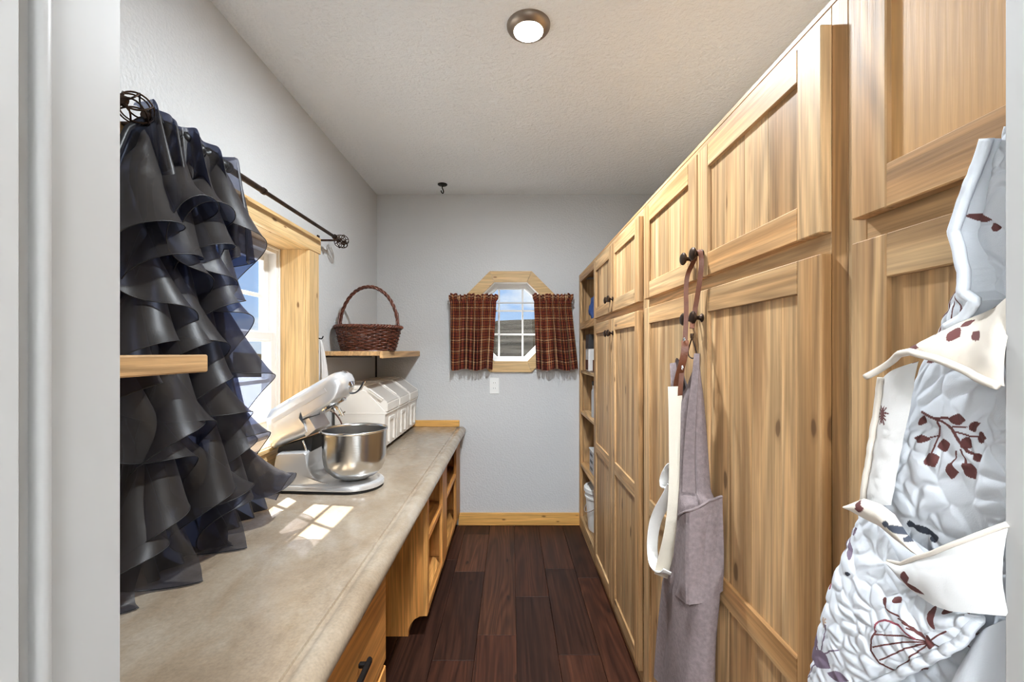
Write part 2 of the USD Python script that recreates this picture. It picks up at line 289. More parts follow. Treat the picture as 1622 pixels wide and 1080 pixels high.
quilt_mat = usdkit.material(stage, '/World/Looks/quilted_print', {"a": ("attribute", {"attribute": "print"}), "g": ("geometry", {}), "n": ("noise_texture", {"scale": 900, "detail": 2}), "b": ("bump", {"strength": 0.25, "distance": 0.0006}), "p": ("principled_bsdf", {"roughness": 0.8})},
    [("a.color", "p.base_color"), ("g.position", "n.vector"), ("n.fac", "b.height"), ("b.normal", "p.normal")], surface="p.BSDF")
outlet_white = plain('outlet_plastic', (0.80, 0.80, 0.78), 0.35)
slot_black = plain('slot_black', (0.01, 0.01, 0.01), 0.6)

# ------------------------------------------------------------------ the room
XL, YB, ZC, XR, YF = -0.989, 3.22, 2.44, 1.125, 0.35   # left wall, back wall, ceiling, right wall, front wall (room side)
OUT = 0.20
fl = part('floor', cbox(-1.18, XR + 0.1, -2.8, YB + 0.2, -0.12, -0.012, 0), plain('subfloor', (0.06, 0.03, 0.02), 0.8), kind='structure')
ends = {-5: [1.1, 2.0], -4: [1.1, 2.3], -6: [1.5, 2.48], -3: [1.5, 2.68], -2: [0.6, 1.81, 2.539, 3.054], -1: [0.75, 1.972], 0: [1.0, 2.28], 1: [0.62, 1.844, 2.575], 2: [1.2, 2.469], 3: [1.0, 2.2]}
tone = {(-2, 0): 0, (-2, 1): 0, (-2, 2): 1, (-2, 3): 2, (-2, 4): 1, (-1, 1): 0, (-1, 2): 2, (0, 0): 1, (0, 1): 1, (0, 2): 0, (1, 1): 0, (1, 2): 1, (1, 3): 0, (2, 1): 0, (2, 2): 1, (-3, 1): 1, (-3, 2): 0}
for col, es in ends.items():
    x0 = 0.0245 + 0.1765 * col
    x1, x0 = x0 + 0.1765, max(x0, XL)
    cuts = [-0.6] + es + [YB]
    for k in range(len(cuts) - 1):
        part('plank', cbox(x0 + 0.0007, x1 - 0.0007, cuts[k] + 0.0007, cuts[k + 1] - 0.0007, -0.012, 0, 0.0012), plank_mats[tone.get((col, k), (k * 2 + col) % 3)], fl)

WY0, WY1, WZ0, WZ1 = 1.16, 2.098, 0.90, 1.775    # left window opening
lw = Polygon([(-0.0 + 0.23, -0.1), (YB + OUT, -0.1), (YB + OUT, ZC), (0.23, ZC)]).difference(Polygon([(WY0 - .018, WZ0 - .018), (WY1 + .018, WZ0 - .018), (WY1 + .018, WZ1 + .018), (WY0 - .018, WZ1 + .018)]))
part('wall_left', prism(lw, XL - OUT, XL, 'yz'), wall_paint, kind='structure')
OC = (0.0, 1.50)
def octa(ap):
    R = ap / math.cos(math.pi / 8)
    return [(OC[0] + R * math.cos(math.pi / 8 + k * math.pi / 4), OC[1] + R * math.sin(math.pi / 8 + k * math.pi / 4)) for k in range(8)]
bw = Polygon([(XL, -0.1), (XR + .1, -0.1), (XR + .1, ZC), (XL, ZC)]).difference(Polygon(octa(0.309)))
part('wall_back', prism(bw, YB, YB + OUT, 'xz'), wall_paint, kind='structure')
part('wall_right', cbox(XR, XR + .1, YF, YB, 0, ZC, 0), wall_paint, kind='structure')
JL, JR, DH = -0.314, 0.398, 2.03
fw = Polygon([(XL, 0), (XR, 0), (XR, ZC), (XL, ZC)]).difference(Polygon([(JL - .02, -1), (JR + .02, -1), (JR + .02, DH + .02), (JL - .02, DH + .02)]))
part('wall_front', prism(fw, 0.232, YF, 'xz'), wall_paint, kind='structure')
part('ceiling', cbox(XL - OUT, XR + .1, 0.212, YB + OUT, ZC, ZC + 0.1, 0), ceiling_paint, kind='structure')
part('ceiling_hall', cbox(-1.9, 1.9, -2.9, 0.212, ZC, ZC + 0.1, 0), hall_paint, kind='structure')
# hall that the camera stands in
part('wall_hall_left', cbox(-1.9, -1.8, -2.8, 0.232, 0, ZC, 0), hall_paint, kind='structure')
part('wall_hall_right', cbox(1.8, 1.9, -2.8, 0.232, 0, ZC, 0), hall_paint, kind='structure')
part('wall_hall_back', cbox(-1.9, 1.9, -2.9, -2.8, 0, ZC, 0), hall_paint, kind='structure')
part('wall_hall_front', [cbox(-1.9, XL, 0.212, 0.232, 0, ZC, 0), cbox(XR, 1.9, 0.212, 0.232, 0, ZC, 0)], hall_paint, kind='structure')
part('floor_hall', cbox(-1.9, 1.9, -2.8, -0.6, -0.012, 0, 0), plain('hall_tile', (0.72, 0.71, 0.69), 0.5), kind='structure')

# door frame in the near foreground
dj = thing('door_1', (0, 0.29, 0), kind='structure')
part('jamb', cbox(JL - .02, JL, 0.215, YF + .002, 0, DH, 0.002), trim_paint, dj)
part('jamb', cbox(JR, JR + .02, 0.215, YF + .002, 0, DH, 0.002), trim_paint, dj)
part('head_jamb', cbox(JL - .02, JR + .02, 0.215, YF + .002, DH, DH + .02, 0.002), trim_paint, dj)
part('stop', cbox(JL, JL + .011, 0.215, 0.270, 0, DH, 0.002), trim_paint, dj)
part('stop', cbox(JR - .011, JR, 0.215, 0.270, 0, DH, 0.002), trim_paint, dj)
for x in (JL, JR):
    part('weather_strip', tube([(x, 0.2895, 0), (x, 0.2895, DH)], 0.0062, 16), trim_paint, dj, smooth=40)

# baseboard
part('baseboard_back', cbox(-0.385, 0.507, YB - .016, YB, 0, 0.092, 0.003), base_pine, kind='structure')

# ------------------------------------------------------------------ left window
w1 = thing('window_1', (XL, 1.63, WZ0), kind='structure')
c0 = XL + .020
part('casing', cbox(XL, c0, WY1, 2.20, WZ0, WZ1 - .0003, 0.002), pine['z'], w1)
part('casing', cbox(XL, c0, 1.06, WY0, WZ0, WZ1 - .0003, 0.002), pine['z'], w1)
part('casing', cbox(XL, c0 + .004, 1.02, 2.215, WZ1, 1.856, 0.002), pine['y'], w1)
part('casing', cbox(XL, c0, 1.06, 2.20, 0.80, WZ0 - .0185, 0.002), pine['y'], w1)
part('jamb', cbox(-1.165, XL - .0005, WY1, WY1 + .018, WZ0, WZ1, 0.001), pine['z'], w1)
part('jamb', cbox(-1.165, XL - .0005, WY0 - .018, WY0, WZ0, WZ1, 0.001), pine['z'], w1)
part('head_jamb', cbox(-1.165, XL - .0005, WY0 - .018, WY1 + .018, WZ1, WZ1 + .018, 0.001), pine['y'], w1)
part('sill', cbox(-1.165, c0 + .012, WY0 - .1, WY1 + .1, WZ0 - .018, WZ0, 0.002), pine['y'], w1)
def ring(x0, x1, y0, y1, z0, z1, w, c=.002):
    return [cbox(x0, x1, y0, y0 + w, z0, z1, c), cbox(x0, x1, y1 - w, y1, z0, z1, c), cbox(x0, x1, y0 + w, y1 - w, z0, z0 + w, c), cbox(x0, x1, y0 + w, y1 - w, z1 - w, z1, c)]
fr = part('vinyl_frame', ring(-1.185, -1.113, WY0, WY1, WZ0, WZ1, .030) + ring(-1.118, -1.108, WY0, WY1, WZ0, WZ1, .012), white_vinyl, w1)
for (x0, x1, z0, z1) in ((-1.178, -1.152, 1.335, 1.748), (-1.147, -1.119, 0.925, 1.372)):
    sa = part('sash', ring(x0, x1, WY0 + .026, WY1 - .026, z0, z1, .038), white_vinyl, w1)
    part('sash_bead', ring(x0 + .004, x1 + .003, WY0 + .060, WY1 - .060, z0 + .034, z1 - .034, .010), white_vinyl, sa)
    xm = (x0 + x1) / 2
    part('pane', cbox(xm - .002, xm + .002, WY0 + .062, WY1 - .062, z0 + .036, z1 - .036, 0), glass, sa)
    for y in (1.477, 1.753):
        part('muntin', cbox(xm + .003, xm + .010, y - .009, y + .009, z0 + .038, z1 - .038, .002), white_vinyl, sa)
    zm = (z0 + z1) / 2
    part('muntin', cbox(xm + .0035, xm + .0095, WY0 + .064, WY1 - .064, zm - .009, zm + .009, .002), white_vinyl, sa)
part('sash_lock', [cbox(-1.15, -1.122, 1.61, 1.65, 1.372, 1.384, .003), cbox(-1.14, -1.13, 1.62, 1.67, 1.384, 1.39, .002)], white_vinyl, w1)

# ------------------------------------------------------------------ octagon window
w2 = thing('window_2', (0, YB, 1.5), kind='structure')
def octring(ai, ao, y0, y1, mat, name, parent, gap=0.0006):
    I, O = octa(ai), octa(ao)
    for k in range(8):
        q = np.array([I[k], I[(k + 1) % 8], O[(k + 1) % 8], O[k]])
        t = q[1] - q[0]; t /= np.linalg.norm(t); q = q + np.outer([1, -1, -1, 1], t) * gap
        part(name, prism(q, y0, y1, 'xz'), mat if not isinstance(mat, dict) else mat['x' if k in (1, 5) else 'z' if k in (3, 7) else 'x'], parent)
octring(0.2916, 0.371, YB - .020, YB, pine, 'casing', w2)
octring(0.2916, 0.3085, YB - .001, YB + .085, plain('reveal_paint', (.86, .84, .80), .5), 'reveal', w2)
vf = part('vinyl_frame', [prism(Polygon(octa(0.2985)).difference(Polygon(octa(0.257))), YB + .085, YB + .15, 'xz'), prism(Polygon(octa(0.2985)).difference(Polygon(octa(0.273))), YB + .075, YB + .085, 'xz')], white_vinyl, w2)
part('pane', prism(octa(0.256), YB + .112, YB + .115, 'xz'), glass, w2)
for d in (-0.09, 0.09):
    part('muntin', cbox(d - .007, d + .007, YB + .100, YB + .111, 1.5 - .255, 1.5 + .255, .002), white_vinyl, w2)
    part('muntin', cbox(-.255, .255, YB + .101, YB + .110, 1.5 + d - .007, 1.5 + d + .007, .002), white_vinyl, w2)

# ------------------------------------------------------------------ outdoors: dry hillside and yard
def terrain():
    xs = np.r_[np.linspace(-160, -20, 60), np.linspace(-19, 30, 100), np.linspace(31, 120, 50)]
    ys = np.r_[np.linspace(-60, 4.0, 40), np.linspace(4.6, 40, 70), np.linspace(41, 200, 80)]
    X, Y = np.meshgrid(xs, ys, indexing='ij')
    P3 = np.stack([X * .06, Y * .06, 0 * X], -1)
    h = -0.6 + 0.018 * np.clip(Y - 6, 0, None) + (fbm(P3, 4, 3) - .5) * 1.2 * np.clip(Y / 30, 0, 1)
    ridge = np.clip((Y - 55) / 55, 0, 1); h += 8.2 * ridge * ridge * (3 - 2 * ridge) * (1 + 0.22 * np.tanh(X / 30)) + (fbm(P3 * .7 + 9, 3, 5) - .5) * 3 * ridge
    h += 1.1 * np.exp(-((Y - 32 + X * .15) / 5) ** 2)
    far = np.clip((-X - 4) / 40, 0, 1); h = np.where(X < -4, -0.6 - 1.4 * far + (fbm(P3, 4, 8) - .5) * .8 * far + 4.0 * np.clip((-X - 90) / 60, 0, 1), h) * np.clip((-X - 4) / 8, 0, 1) + h * (1 - np.clip((-X - 4) / 8, 0, 1))
    g = grid(np.stack([X, Y, h], -1)); g.invert() if g.face_normals[:, 2].mean() < 0 else None
    return g
dirt = usdkit.material(stage, '/World/Looks/dry_hill', {"g": ("geometry", {}), "mp": ("mapping", {"scale": (.35, 1, 1)}), "n": ("noise_texture", {"scale": .32, "detail": 8, "roughness": .65}), "n2": ("noise_texture", {"scale": 4.0, "detail": 6, "roughness": 0.7}),
    "r": ("rgb_ramp", {"ramp": [(.35, (.014, .0125, .010)), (.5, (.030, .0265, .021)), (.65, (.050, .045, .038))]}), "fm": ("map_range", {"from_min": .35, "from_max": .65, "to_min": .55, "to_max": 1.15}), "m": ("mix", {"mix_type": "multiply", "fac": 1.0}), "p": ("principled_bsdf", {"roughness": 1.0, "specular_ior_level": 0.0})},
    [("g.position", "mp.vector"), ("mp.vector", "n.vector"), ("n.fac", "r.fac"), ("g.position", "n2.vector"), ("n2.fac", "fm.value"), ("r.color", "m.color1"), ("fm.result", "m.color2"), ("m.color", "p.base_color")], surface="p.BSDF")
part('patio', cbox(-16, -1.25, -8, 26, -.75, -.30, .01), bumpy('pale_concrete', (.62, .62, .62), .9, 40, .002, color2=(.54, .54, .54), cscale=2), kind='structure')
part('hillside', terrain(), dirt, smooth=True, kind='structure')

# ------------------------------------------------------------------ ceiling lamp and hook
lamp = thing('ceiling_light', (0.063, 1.545, ZC), 'small round ceiling light with bronze trim ring and glowing white lens', 'ceiling light')
part('trim_ring', lathe([(.077, 0), (.0765, -.006), (.073, -.012), (.066, -.0175), (.058, -.0215), (.0525, -.023), (.0505, -.0215), (.0505, -.012), (.0, -.012)], 64, lamp.loc), nickel, lamp, smooth=50)
part('lens', lathe([(.0502, -.0150), (.045, -.0195), (.034, -.0225), (.018, -.0245), (0.0, -.025)], 48, lamp.loc), lens_mat, lamp, smooth=True)
hl = thing('hall_ceiling_light', (0.0, -1.1, ZC), 'large square ceiling light in the hall behind the doorway', 'ceiling light')
part('housing', cbox(-.33, .33, -1.43, -.77, ZC - .04, ZC, .004), white_vinyl, hl)
part('diffuser', cbox(-.31, .31, -1.41, -.79, ZC - .048, ZC - .0405, .002), hall_lens, hl)
hk = thing('ceiling_hook', (-.473, 3.02, ZC), 'small black plant hook screwed into the ceiling near the back wall', 'hook')
part('base', lathe([(.033, 0), (.033, -.004), (.028, -.008), (.012, -.011), (.005, -.014), (0, -.014)], 32, hk.loc), black_metal, hk, smooth=40)
part('hook', tube(spline([(-.473, 3.02, 2.428), (-.471, 3.02, 2.405), (-.466, 3.02, 2.388), (-.470, 3.02, 2.377), (-.479, 3.02, 2.384), (-.481, 3.02, 2.397)], 24), .0035, 8), black_metal, hk, smooth=True)

# ------------------------------------------------------------------ counter and its splash strips
CT = 0.728
prof = [(XL, CT), (-.394, CT), (-.392, CT - .005), (-.386, CT - .007), (-.380, CT - .0055), (-.374, CT - .002), (-.366, CT - .0012), (-.356, CT - .002), (-.345, CT - .008), (-.335, CT - .018), (-.331, CT - .030), (-.334, CT - .042), (-.345, CT - .050), (-.362, CT - .052), (XL, CT - .04)]
ct = part('countertop', prism(prof, YF, YB, 'xz'), counter_mat, None, smooth=35, label='long taupe cast countertop with a rounded front edge along the left wall', category='countertop')
bs = solo('back_splash', cbox(XL, -.378, YB - .022, YB, CT, CT + .046, .003), base_pine, 'low pine strip standing on the countertop against the back wall', 'backsplash')

# ------------------------------------------------------------------ lower shelf unit (amber wood)
FX = -.375
su = thing('base_shelf_unit', (-.68, 2.58, 0), 'amber wood open base shelf unit under the far end of the counter', 'shelf unit')
side = [(XL + .004, 0), (-.462, 0), (-.460, .03), (-.450, .058), (-.432, .078), (-.41, .09), (FX - .003, .092), (FX - .003, .686), (XL + .004, .686)]
part('side_panel', prism(side, 1.962, 1.980, 'xz'), amber['z'], su)
part('side_panel', prism(side, 3.200, 3.218, 'xz'), amber['z'], su)
for a, b in ((1.9615, 2.0), (2.396, 2.56), (3.0, 3.2185)):
    part('face_stile', cbox(FX - .019, FX, a, b, .092, .680, .0015), amber['z'], su)
part('face_rail', cbox(FX - .019, FX - .001, 2.0, 3.0, .645, .680, .0015), amber['y'], su)
part('bottom_rail', cbox(FX - .019, FX - .001, 2.0, 3.0, .092, .120, .0015), amber['y'], su)
part('divider', cbox(XL + .01, FX - .02, 2.47, 2.488, .12, .68, .001), amber['z'], su)
for a, b in ((1.981, 2.469), (2.489, 3.199)):
    part('bottom_board', cbox(XL + .01, FX - .02, a, b, .10, .119, .001), amber['y'], su)
    part('shelf_board', cbox(XL + .01, FX - .004 if False else FX - .02, a, b, .418, .437, .002), amber['y'], su)
for a, b in ((2.001, 2.395), (2.561, 2.999)):
    part('shelf_edge', cbox(FX - .0195, FX - .002, a, b, .412, .438, .002), amber['y'], su)
part('back_board', cbox(XL + .001, XL + .009, 1.981, 3.2, .10, .68, 0), amber['z'], su)
part('toe_board', cbox(-.475, -.465, 1.981, 3.2, 0, .10, 0), amber['y'], su)

# near drawer unit
du = thing('drawer_unit', (-.68, .82, 0), 'amber wood drawer cabinet under the near end of the counter', 'drawer cabinet')
part('body', [cbox(XL + .004, FX - .02, 1.266, 1.284, 0.09, .686, .001), cbox(XL + .004, FX - .02, .36, .378, 0.09, .686, .001), cbox(XL + .004, FX - .02, .378, 1.266, .09, .11, .001), cbox(XL + .002, XL + .012, .378, 1.266, .11, .686, 0)], amber['z'], du)
part('toe_board', cbox(-.475, -.465, .37, 1.284, 0, .09, 0), amber['y'], du)
for z0, z1 in ((.368, .672), (.10, .352)):
    d = part('drawer', [cbox(FX - .019, FX + .003, .366, 1.300, z0, z1, .003)], amber['y'], du)
    hz = .517 if z0 > .3 else .24
    part('pull', [cbox(FX + .003, FX + .022, .97, .982, hz - .006, hz + .006, .002), cbox(FX + .003, FX + .022, 1.062, 1.074, hz - .006, hz + .006, .002), cbox(FX + .018, FX + .030, .955, 1.089, hz - .009, hz + .009, .004)], black_metal, d)

# ------------------------------------------------------------------ tall hickory cabinets on the right
XF, XD = 0.505, 0.486
ZT = 1.83
def knob(x, y, z):
    return lathe([(.0, 0), (.0105, 0), (.011, .002), (.008, .004), (.0055, .007), (.005, .013), (.007, .017), (.0135, .0195), (.0165, .0225), (.0165, .026), (.0125, .0295), (.006, .0312), (0, .0316)], 24, (x, y, z), '-x')
def door(unit, y0, y1, z0, z1, knob_side, mid=True, pmat=None, kz=None, label=None):
    s = .057; yk = None
    bot = z0 + s; top = z1 - s
    d = part('door', [cbox(XD + .0125, XD + .0165, y0 + s - .006, y1 - s + .006, bot - .006, top + .006, 0)], pmat or hick['z'], unit, label=label)
    ya, yb = y0 + s - .005, y1 - s + .005
    if pmat is None:
        r_ = np.random.default_rng(int(y0 * 1000 + z0 * 77)); wd = r_.uniform(.6, 1.4, max(2, round((yb - ya) / .085))); cuts_ = ya + (yb - ya) * np.r_[0, np.cumsum(wd) / wd.sum()]
    else:
        cuts_ = np.array([ya, yb])
    for q0, q1 in zip(cuts_[:-1], cuts_[1:]):
        part('panel_board', cbox(XD + .008, XD + .0128, q0 + .0002, q1 - .0002, bot - .005, top + .005, .0006), pmat or hick['z'], d)
    for a, b in ((y0, y0 + s), (y1 - s, y1)):
        part('stile', cbox(XD, XF - .0005, a, b, z0, z1, .0016), hick['z'], d)
    for a, b in ((z0, bot), (top, z1)) + (((.764 - s, .764),) if mid else ()):
        part('rail', cbox(XD + .0002, XF - .0007, y0 + s, y1 - s, a, b, .0016), hick['y'], d)
    if knob_side:
        yk = y0 + s / 2 if knob_side < 0 else y1 - s / 2
        part('knob', knob(XD, yk, kz), bronze, d, smooth=35)
    return d
def pantry(y0, y1, doors, label):
    u = thing('pantry_cabinet', ((XF + XR) / 2, (y0 + y1) / 2, 0), label, 'cabinet')
    for a, b in ((y0, y0 + .034), (y1 - .034, y1)):
        part('face_stile', cbox(XF, XF + .019, a + .0004, b - .0004, 0, ZT, .001), hick['z'], u)
    for a, b in ((0, .10), (1.415, 1.495), (1.775, ZT)):
        part('face_rail', cbox(XF + .0003, XF + .019, y0 + .034, y1 - .034, a, b, .001), hick['y'], u)
    part('carcass', [cbox(XF + .02, XR - .005, y0 + .001, y0 + .018, 0, ZT - .02, 0), cbox(XF + .02, XR - .005, y1 - .018, y1 - .001, 0, ZT - .02, 0), cbox(XR - .011, XR - .005, y0 + .02, y1 - .02, 0, ZT - .02, 0),
                     cbox(XF + .021, XR - .012, y0 + .019, y1 - .019, .085, .10, 0), cbox(XF + .021, XR - .012, y0 + .019, y1 - .019, 1.44, 1.458, 0)], hick['z'], u)
    part('top_board', cbox(XF - .0005, XR - .002, y0 + .0005, y1 - .0005, ZT - .001, ZT + .012, .002), hick['y'], u)
    for (a, b, ks, pm) in doors:
        door(u, a, b, 1.4735, 1.80, ks, False, pm, 1.533)
        door(u, a, b, .068, 1.440, ks, True, None if pm is hickory_plain else pm, 1.371)
    return u
pantry(1.622, 2.60, [(2.104, 2.548, -1, None), (1.656, 2.100, 1, None)], 'tall hickory pantry cabinet with four paneled doors, beside the open shelf unit')
pantry(.652, 1.622, [(1.138, 1.589, -1, None), (.683, 1.134, 1, None)], 'tall hickory pantry cabinet with the grey apron hanging from its knob')
pantry(.352, .652, [(.358, .622, 0, hickory_plain)], 'tall hickory pantry cabinet nearest the doorway, behind the quilted floral apron')

# open shelf unit at the far end
ou = thing('open_shelf_unit', (.8, 2.91, 0), 'narrow open hickory shelf unit against the back wall', 'shelf unit')
oy0, oy1 = 2.60, 3.218
part('face_stile', cbox(XF, XF + .019, 3.165, oy1, 0, ZT, .001), hick['z'], ou)
part('face_stile', cbox(XF, XF + .019, oy0 + .0005, oy0 + .035, 0, ZT, .001), hick['z'], ou)
for a, b in ((0, .085), (1.44, 1.487), (1.785, ZT)):
    part('face_rail', cbox(XF + .0003, XF + .019, oy0 + .035, 3.165, a, b, .001), hick['y'], ou)
part('side_panel', cbox(XF + .02, XR - .005, 3.199, 3.217, 0, ZT - .02, 0), hick['z'], ou)
part('side_panel', cbox(XF + .02, XR - .005, oy0 + .001, oy0 + .018, 0, ZT - .02, 0), hick['z'], ou)
part('back_board', cbox(XR - .012, XR - .005, oy0 + .02, 3.198, 0.05, ZT - .02, 0), hick['z'], ou)
for z in (.085, .472, .849, 1.1446, 1.46):
    part('shelf_board', cbox(XF + (.003 if z < 1.4 and z > .1 else .02), XR - .013, oy0 + .0185, 3.1985, z - .018, z, .0015), hick['y'], ou)
part('top_board', cbox(XF - .0005, XR - .002, oy0 + .0005, oy1, ZT - .001, ZT + .012, .002), hick['y'], ou)

# things in the open shelves
def jar(name, y, z, prof, mats, label, cat, x=.60, names=('body',), n=32):
    t = thing(name, (x, y, z), label, cat)
    for nm, p, m in zip(names, prof, mats):
        part(nm, lathe(p, n, (x, y, z)), m, t, smooth=40)
    return t
bk = thing('bucket', (.625, 2.93, .085), 'white plastic bucket with a snap lid on the bottom open shelf', 'bucket')
part('body', lathe([(0, 0), (.098, 0), (.103, .01), (.118, .20), (.12, .215), (.126, .222), (.126, .232), (.121, .235), (.122, .255), (.117, .258), (0, .258)], 48, bk.loc), outlet_white, bk, smooth=35)
part('lid', lathe([(.127, .258), (.131, .262), (.131, .285), (.126, .291), (.112, .293), (.108, .286), (0, .286)], 48, bk.loc), outlet_white, bk, smooth=35)
part('handle', tube([(bk.loc[0] - .122 * math.cos(a) * 1.0 - .004, bk.loc[1] + .125 * math.sin(a), .085 + .245 - .12 * math.cos(a) ** 1) for a in np.linspace(-1.57, 1.57, 28)], .0028, 8), chrome, bk, smooth=True, label='thin wire bail handle')
lab_black = plain('pack_black', (.03, .028, .028), .45); lab_white = plain('pack_white', (.66, .64, .62), .5); lab_brown = plain('pack_brown', (.10, .04, .025), .5); lab_blue = plain('pack_blue', (.03, .07, .22), .5); grey_plastic = plain('grey_plastic', (.42, .42, .43), .4)
pk = thing('food_package', (.60, 2.93, 1.1446), 'black and white paper food package on the upper open shelf', 'package')
part('bag', cbox(.513, .66, 2.87, 2.99, 1.1446, 1.302, .010), lab_white, pk)
part('folded_top', prism([(.512, 1.30), (.658, 1.30), (.65, 1.395), (.516, 1.395)], 2.874, 2.986, 'xz'), lab_black, pk)
part('label_panel', [cbox(.511, .5135, 2.885, 2.975, 1.16, 1.225, .0005), cbox(.54, .65, 2.868, 2.8705, 1.15, 1.225, .0005)], lab_brown, pk)
jar('bottle', 2.86, .849, ([(0, 0), (.042, 0), (.045, .004), (.045, .17), (.038, .19), (.018, .21), (.017, .225), (0, .225)], [(.02, .215), (.02, .245), (.018, .248), (0, .248)]), (grey_plastic, lab_white), 'slim grey plastic bottle on the middle open shelf', 'bottle', x=.575, names=('body', 'cap'))
jar('canister', 3.00, .849, ([(0, 0), (.055, 0), (.058, .004), (.058, .20), (.055, .205), (0, .205)], [(.060, .2), (.060, .222), (.057, .226), (0, .226)]), (lab_white, lab_black), 'white canister with a dark lid behind the slim bottle', 'canister', x=.62, names=('body', 'lid'))
bx = thing('storage_box', (.60, 2.9, .472), 'small grey box with black dots on the lower open shelf', 'box')
part('body', cbox(.535, .70, 2.82, 2.96, .472, .62, .004), grey_plastic, bx)
part('dot', [lathe([(0, .0012), (.011, .0012), (.011, 0)], 16, (.535, 2.86 + .03 * k, .595 - .045 * j), '-x') for k in range(3) for j in range(3)], lab_black, bx)
part('lid', cbox(.531, .704, 2.816, 2.964, .62, .632, .003), lab_white, bx)
bl = thing('blue_bag', (.60, 2.9, 1.46), 'crumpled blue bag in the top open shelf', 'bag')
_s = trimesh.creation.icosphere(4, 1.0); _v = _s.vertices * (1 + .25 * (fbm(_s.vertices * 2.2 + 5, 3, 2) - .5)[:, None] * 2) * [.055, .07, .11]; _v[:, 2] = np.maximum(_v[:, 2], -.10)
_s.vertices = _v + [.583, 2.93, 1.56]; part('bag', _s, lab_blue, bl, smooth=40)
part('knot', lathe([(0, .0), (.008, .0), (.006, .01), (.02, .03), (.014, .034), (0, .02)], 14, (.583, 2.93, 1.66)), lab_blue, bl, smooth=40)

# ------------------------------------------------------------------ outlet
ot = thing('wall_outlet', (-.121, YB, 1.027), 'white duplex electrical outlet on the back wall below the plaid curtains', 'outlet')
pl_ = part('plate', cbox(-.121 - .036, -.121 + .036, YB - .006, YB, 1.027 - .060, 1.027 + .060, .003), outlet_white, ot)
for s in (-1, 1):
    zc = 1.027 + s * .0195
    rc = part('receptacle', prism(Polygon([(-.121, zc)] * 3 + [(-.1209, zc)]).buffer(.0165).intersection(Polygon([(-.14, zc - .0135), (-.10, zc - .0135), (-.10, zc + .0135), (-.14, zc + .0135)])), YB - .0085, YB - .006, 'xz'), outlet_white, ot)
    part('slot', [cbox(-.1285, -.1265, YB - .0095, YB - .0085, zc - .001, zc + .007, 0), cbox(-.1155, -.1135, YB - .0095, YB - .0085, zc - .001, zc + .007, 0), lathe([(0, .001), (.0028, .001), (.0028, 0)], 12, (-.121, YB - .0085, zc - .0075), 'y')], slot_black, rc)
part('screw', lathe([(0, -.0014), (.003, -.0012), (.0033, 0)], 12, (-.121, YB - .006, 1.027), 'y'), outlet_white, ot)

# ------------------------------------------------------------------ cafe curtains
rod_white = plain('rod_enamel', (0.55, 0.55, 0.56), 0.3)
cr = thing('cafe_rod', (0, 3.15, 1.64), 'thin pale cafe curtain rod across the octagonal window', 'curtain rod')
part('rod', tube([(-.445, 3.15, 1.632), (.445, 3.15, 1.632)], .0055, 10), rod_white, cr, smooth=40)
for s in (-1, 1):
    part('bracket', tube(spline([(s * .445, 3.15, 1.632), (s * .452, 3.155, 1.632), (s * .452, 3.18, 1.632), (s * .452, YB, 1.632)], 12), .0045, 8), rod_white, cr, smooth=40)
def cafe(x0t, x1t, x0b, x1b, seed, label):
    r = np.random.default_rng(seed); nu, nv = 260, 90
    u = np.linspace(0, 1, nu); z = np.r_[np.linspace(1.694, 1.66, 8), np.linspace(1.655, 1.628, 8), np.linspace(1.62, 1.150, nv - 16)]
    nf = 8.5; ph = r.uniform(0, 6.28)
    w1_ = np.cumsum(1 + .5 * np.sin(u * 9 + ph) + .35 * np.sin(u * 23 + ph * 2)); w1_ = (w1_ - w1_[0]) / (w1_[-1] - w1_[0])
    P = np.zeros((nu, nv, 3)); UV = np.zeros((nu, nv, 3))
    for j, zz in enumerate(z):
        t = np.clip((1.62 - zz) / .47, 0, 1)
        x = (x0t + (x1t - x0t) * u) * (1 - t) + (x0b + (x1b - x0b) * u) * t
        near = np.exp(-((zz - 1.632) / .014) ** 4)
        amp = (.013 + .017 * t) * (1 - .0 * near) * (1 if zz < 1.645 else 1.5)
        hi = (1 - t) ** 2; x = x + (.012 * (2 * u - 1) + .006 * np.sin(2 * np.pi * nf * 1.7 * u)) * np.clip((zz - 1.64) / .03, 0, 1)
        y = 3.150 + amp * np.sin(2 * np.pi * nf * w1_ + .5 * t * np.sin(7 * u)) * (1 - .45 * hi) + .007 * hi * np.sin(2 * np.pi * nf * 2.7 * u + ph) + .004 * np.sin(31 * u + 3 * t)
        y = y * (1 - near) + near * (3.1415 + .0035 * np.sin(2 * np.pi * nf * 2.7 * u + ph) - .002)
        zz2 = zz + ((.006 * np.sin(2 * np.pi * nf * 1.3 * u + 1 + ph) + .004 * np.sin(17 * u)) * np.clip((zz - 1.64) / .03, 0, 1)) + .007 * t * np.sin(13 * u + ph)
        x = x + .005 * np.cos(2 * np.pi * nf * w1_) * t
        P[:, j] = np.stack([x, np.minimum(y, 3.19), zz2 + 0 * u], 1)
        UV[:, j] = np.stack([u * .62 + .03 * seed, np.full(nu, zz), 0 * u], 1)
    t_ = thing('cafe_curtain', ((x0t + x1t) / 2, 3.15, 1.15), label, 'curtain', 'plaid cafe curtains at the octagonal window')
    part('panel', grid(P[:, 14:]), plaid_mat, t_, smooth=True, attr={"clothuv": UV[:, 14:].reshape(-1, 3)})
    part('ruffled_header', grid(P[:, :15]), plaid_mat, t_, smooth=True, attr={"clothuv": UV[:, :15].reshape(-1, 3)})
cafe(-.437, -.105, -.437, -.128, 1, 'dark red plaid cafe curtain on the left half of the octagonal window')
cafe(.169, .440, .180, .492, 2, 'dark red plaid cafe curtain on the right half of the octagonal window')

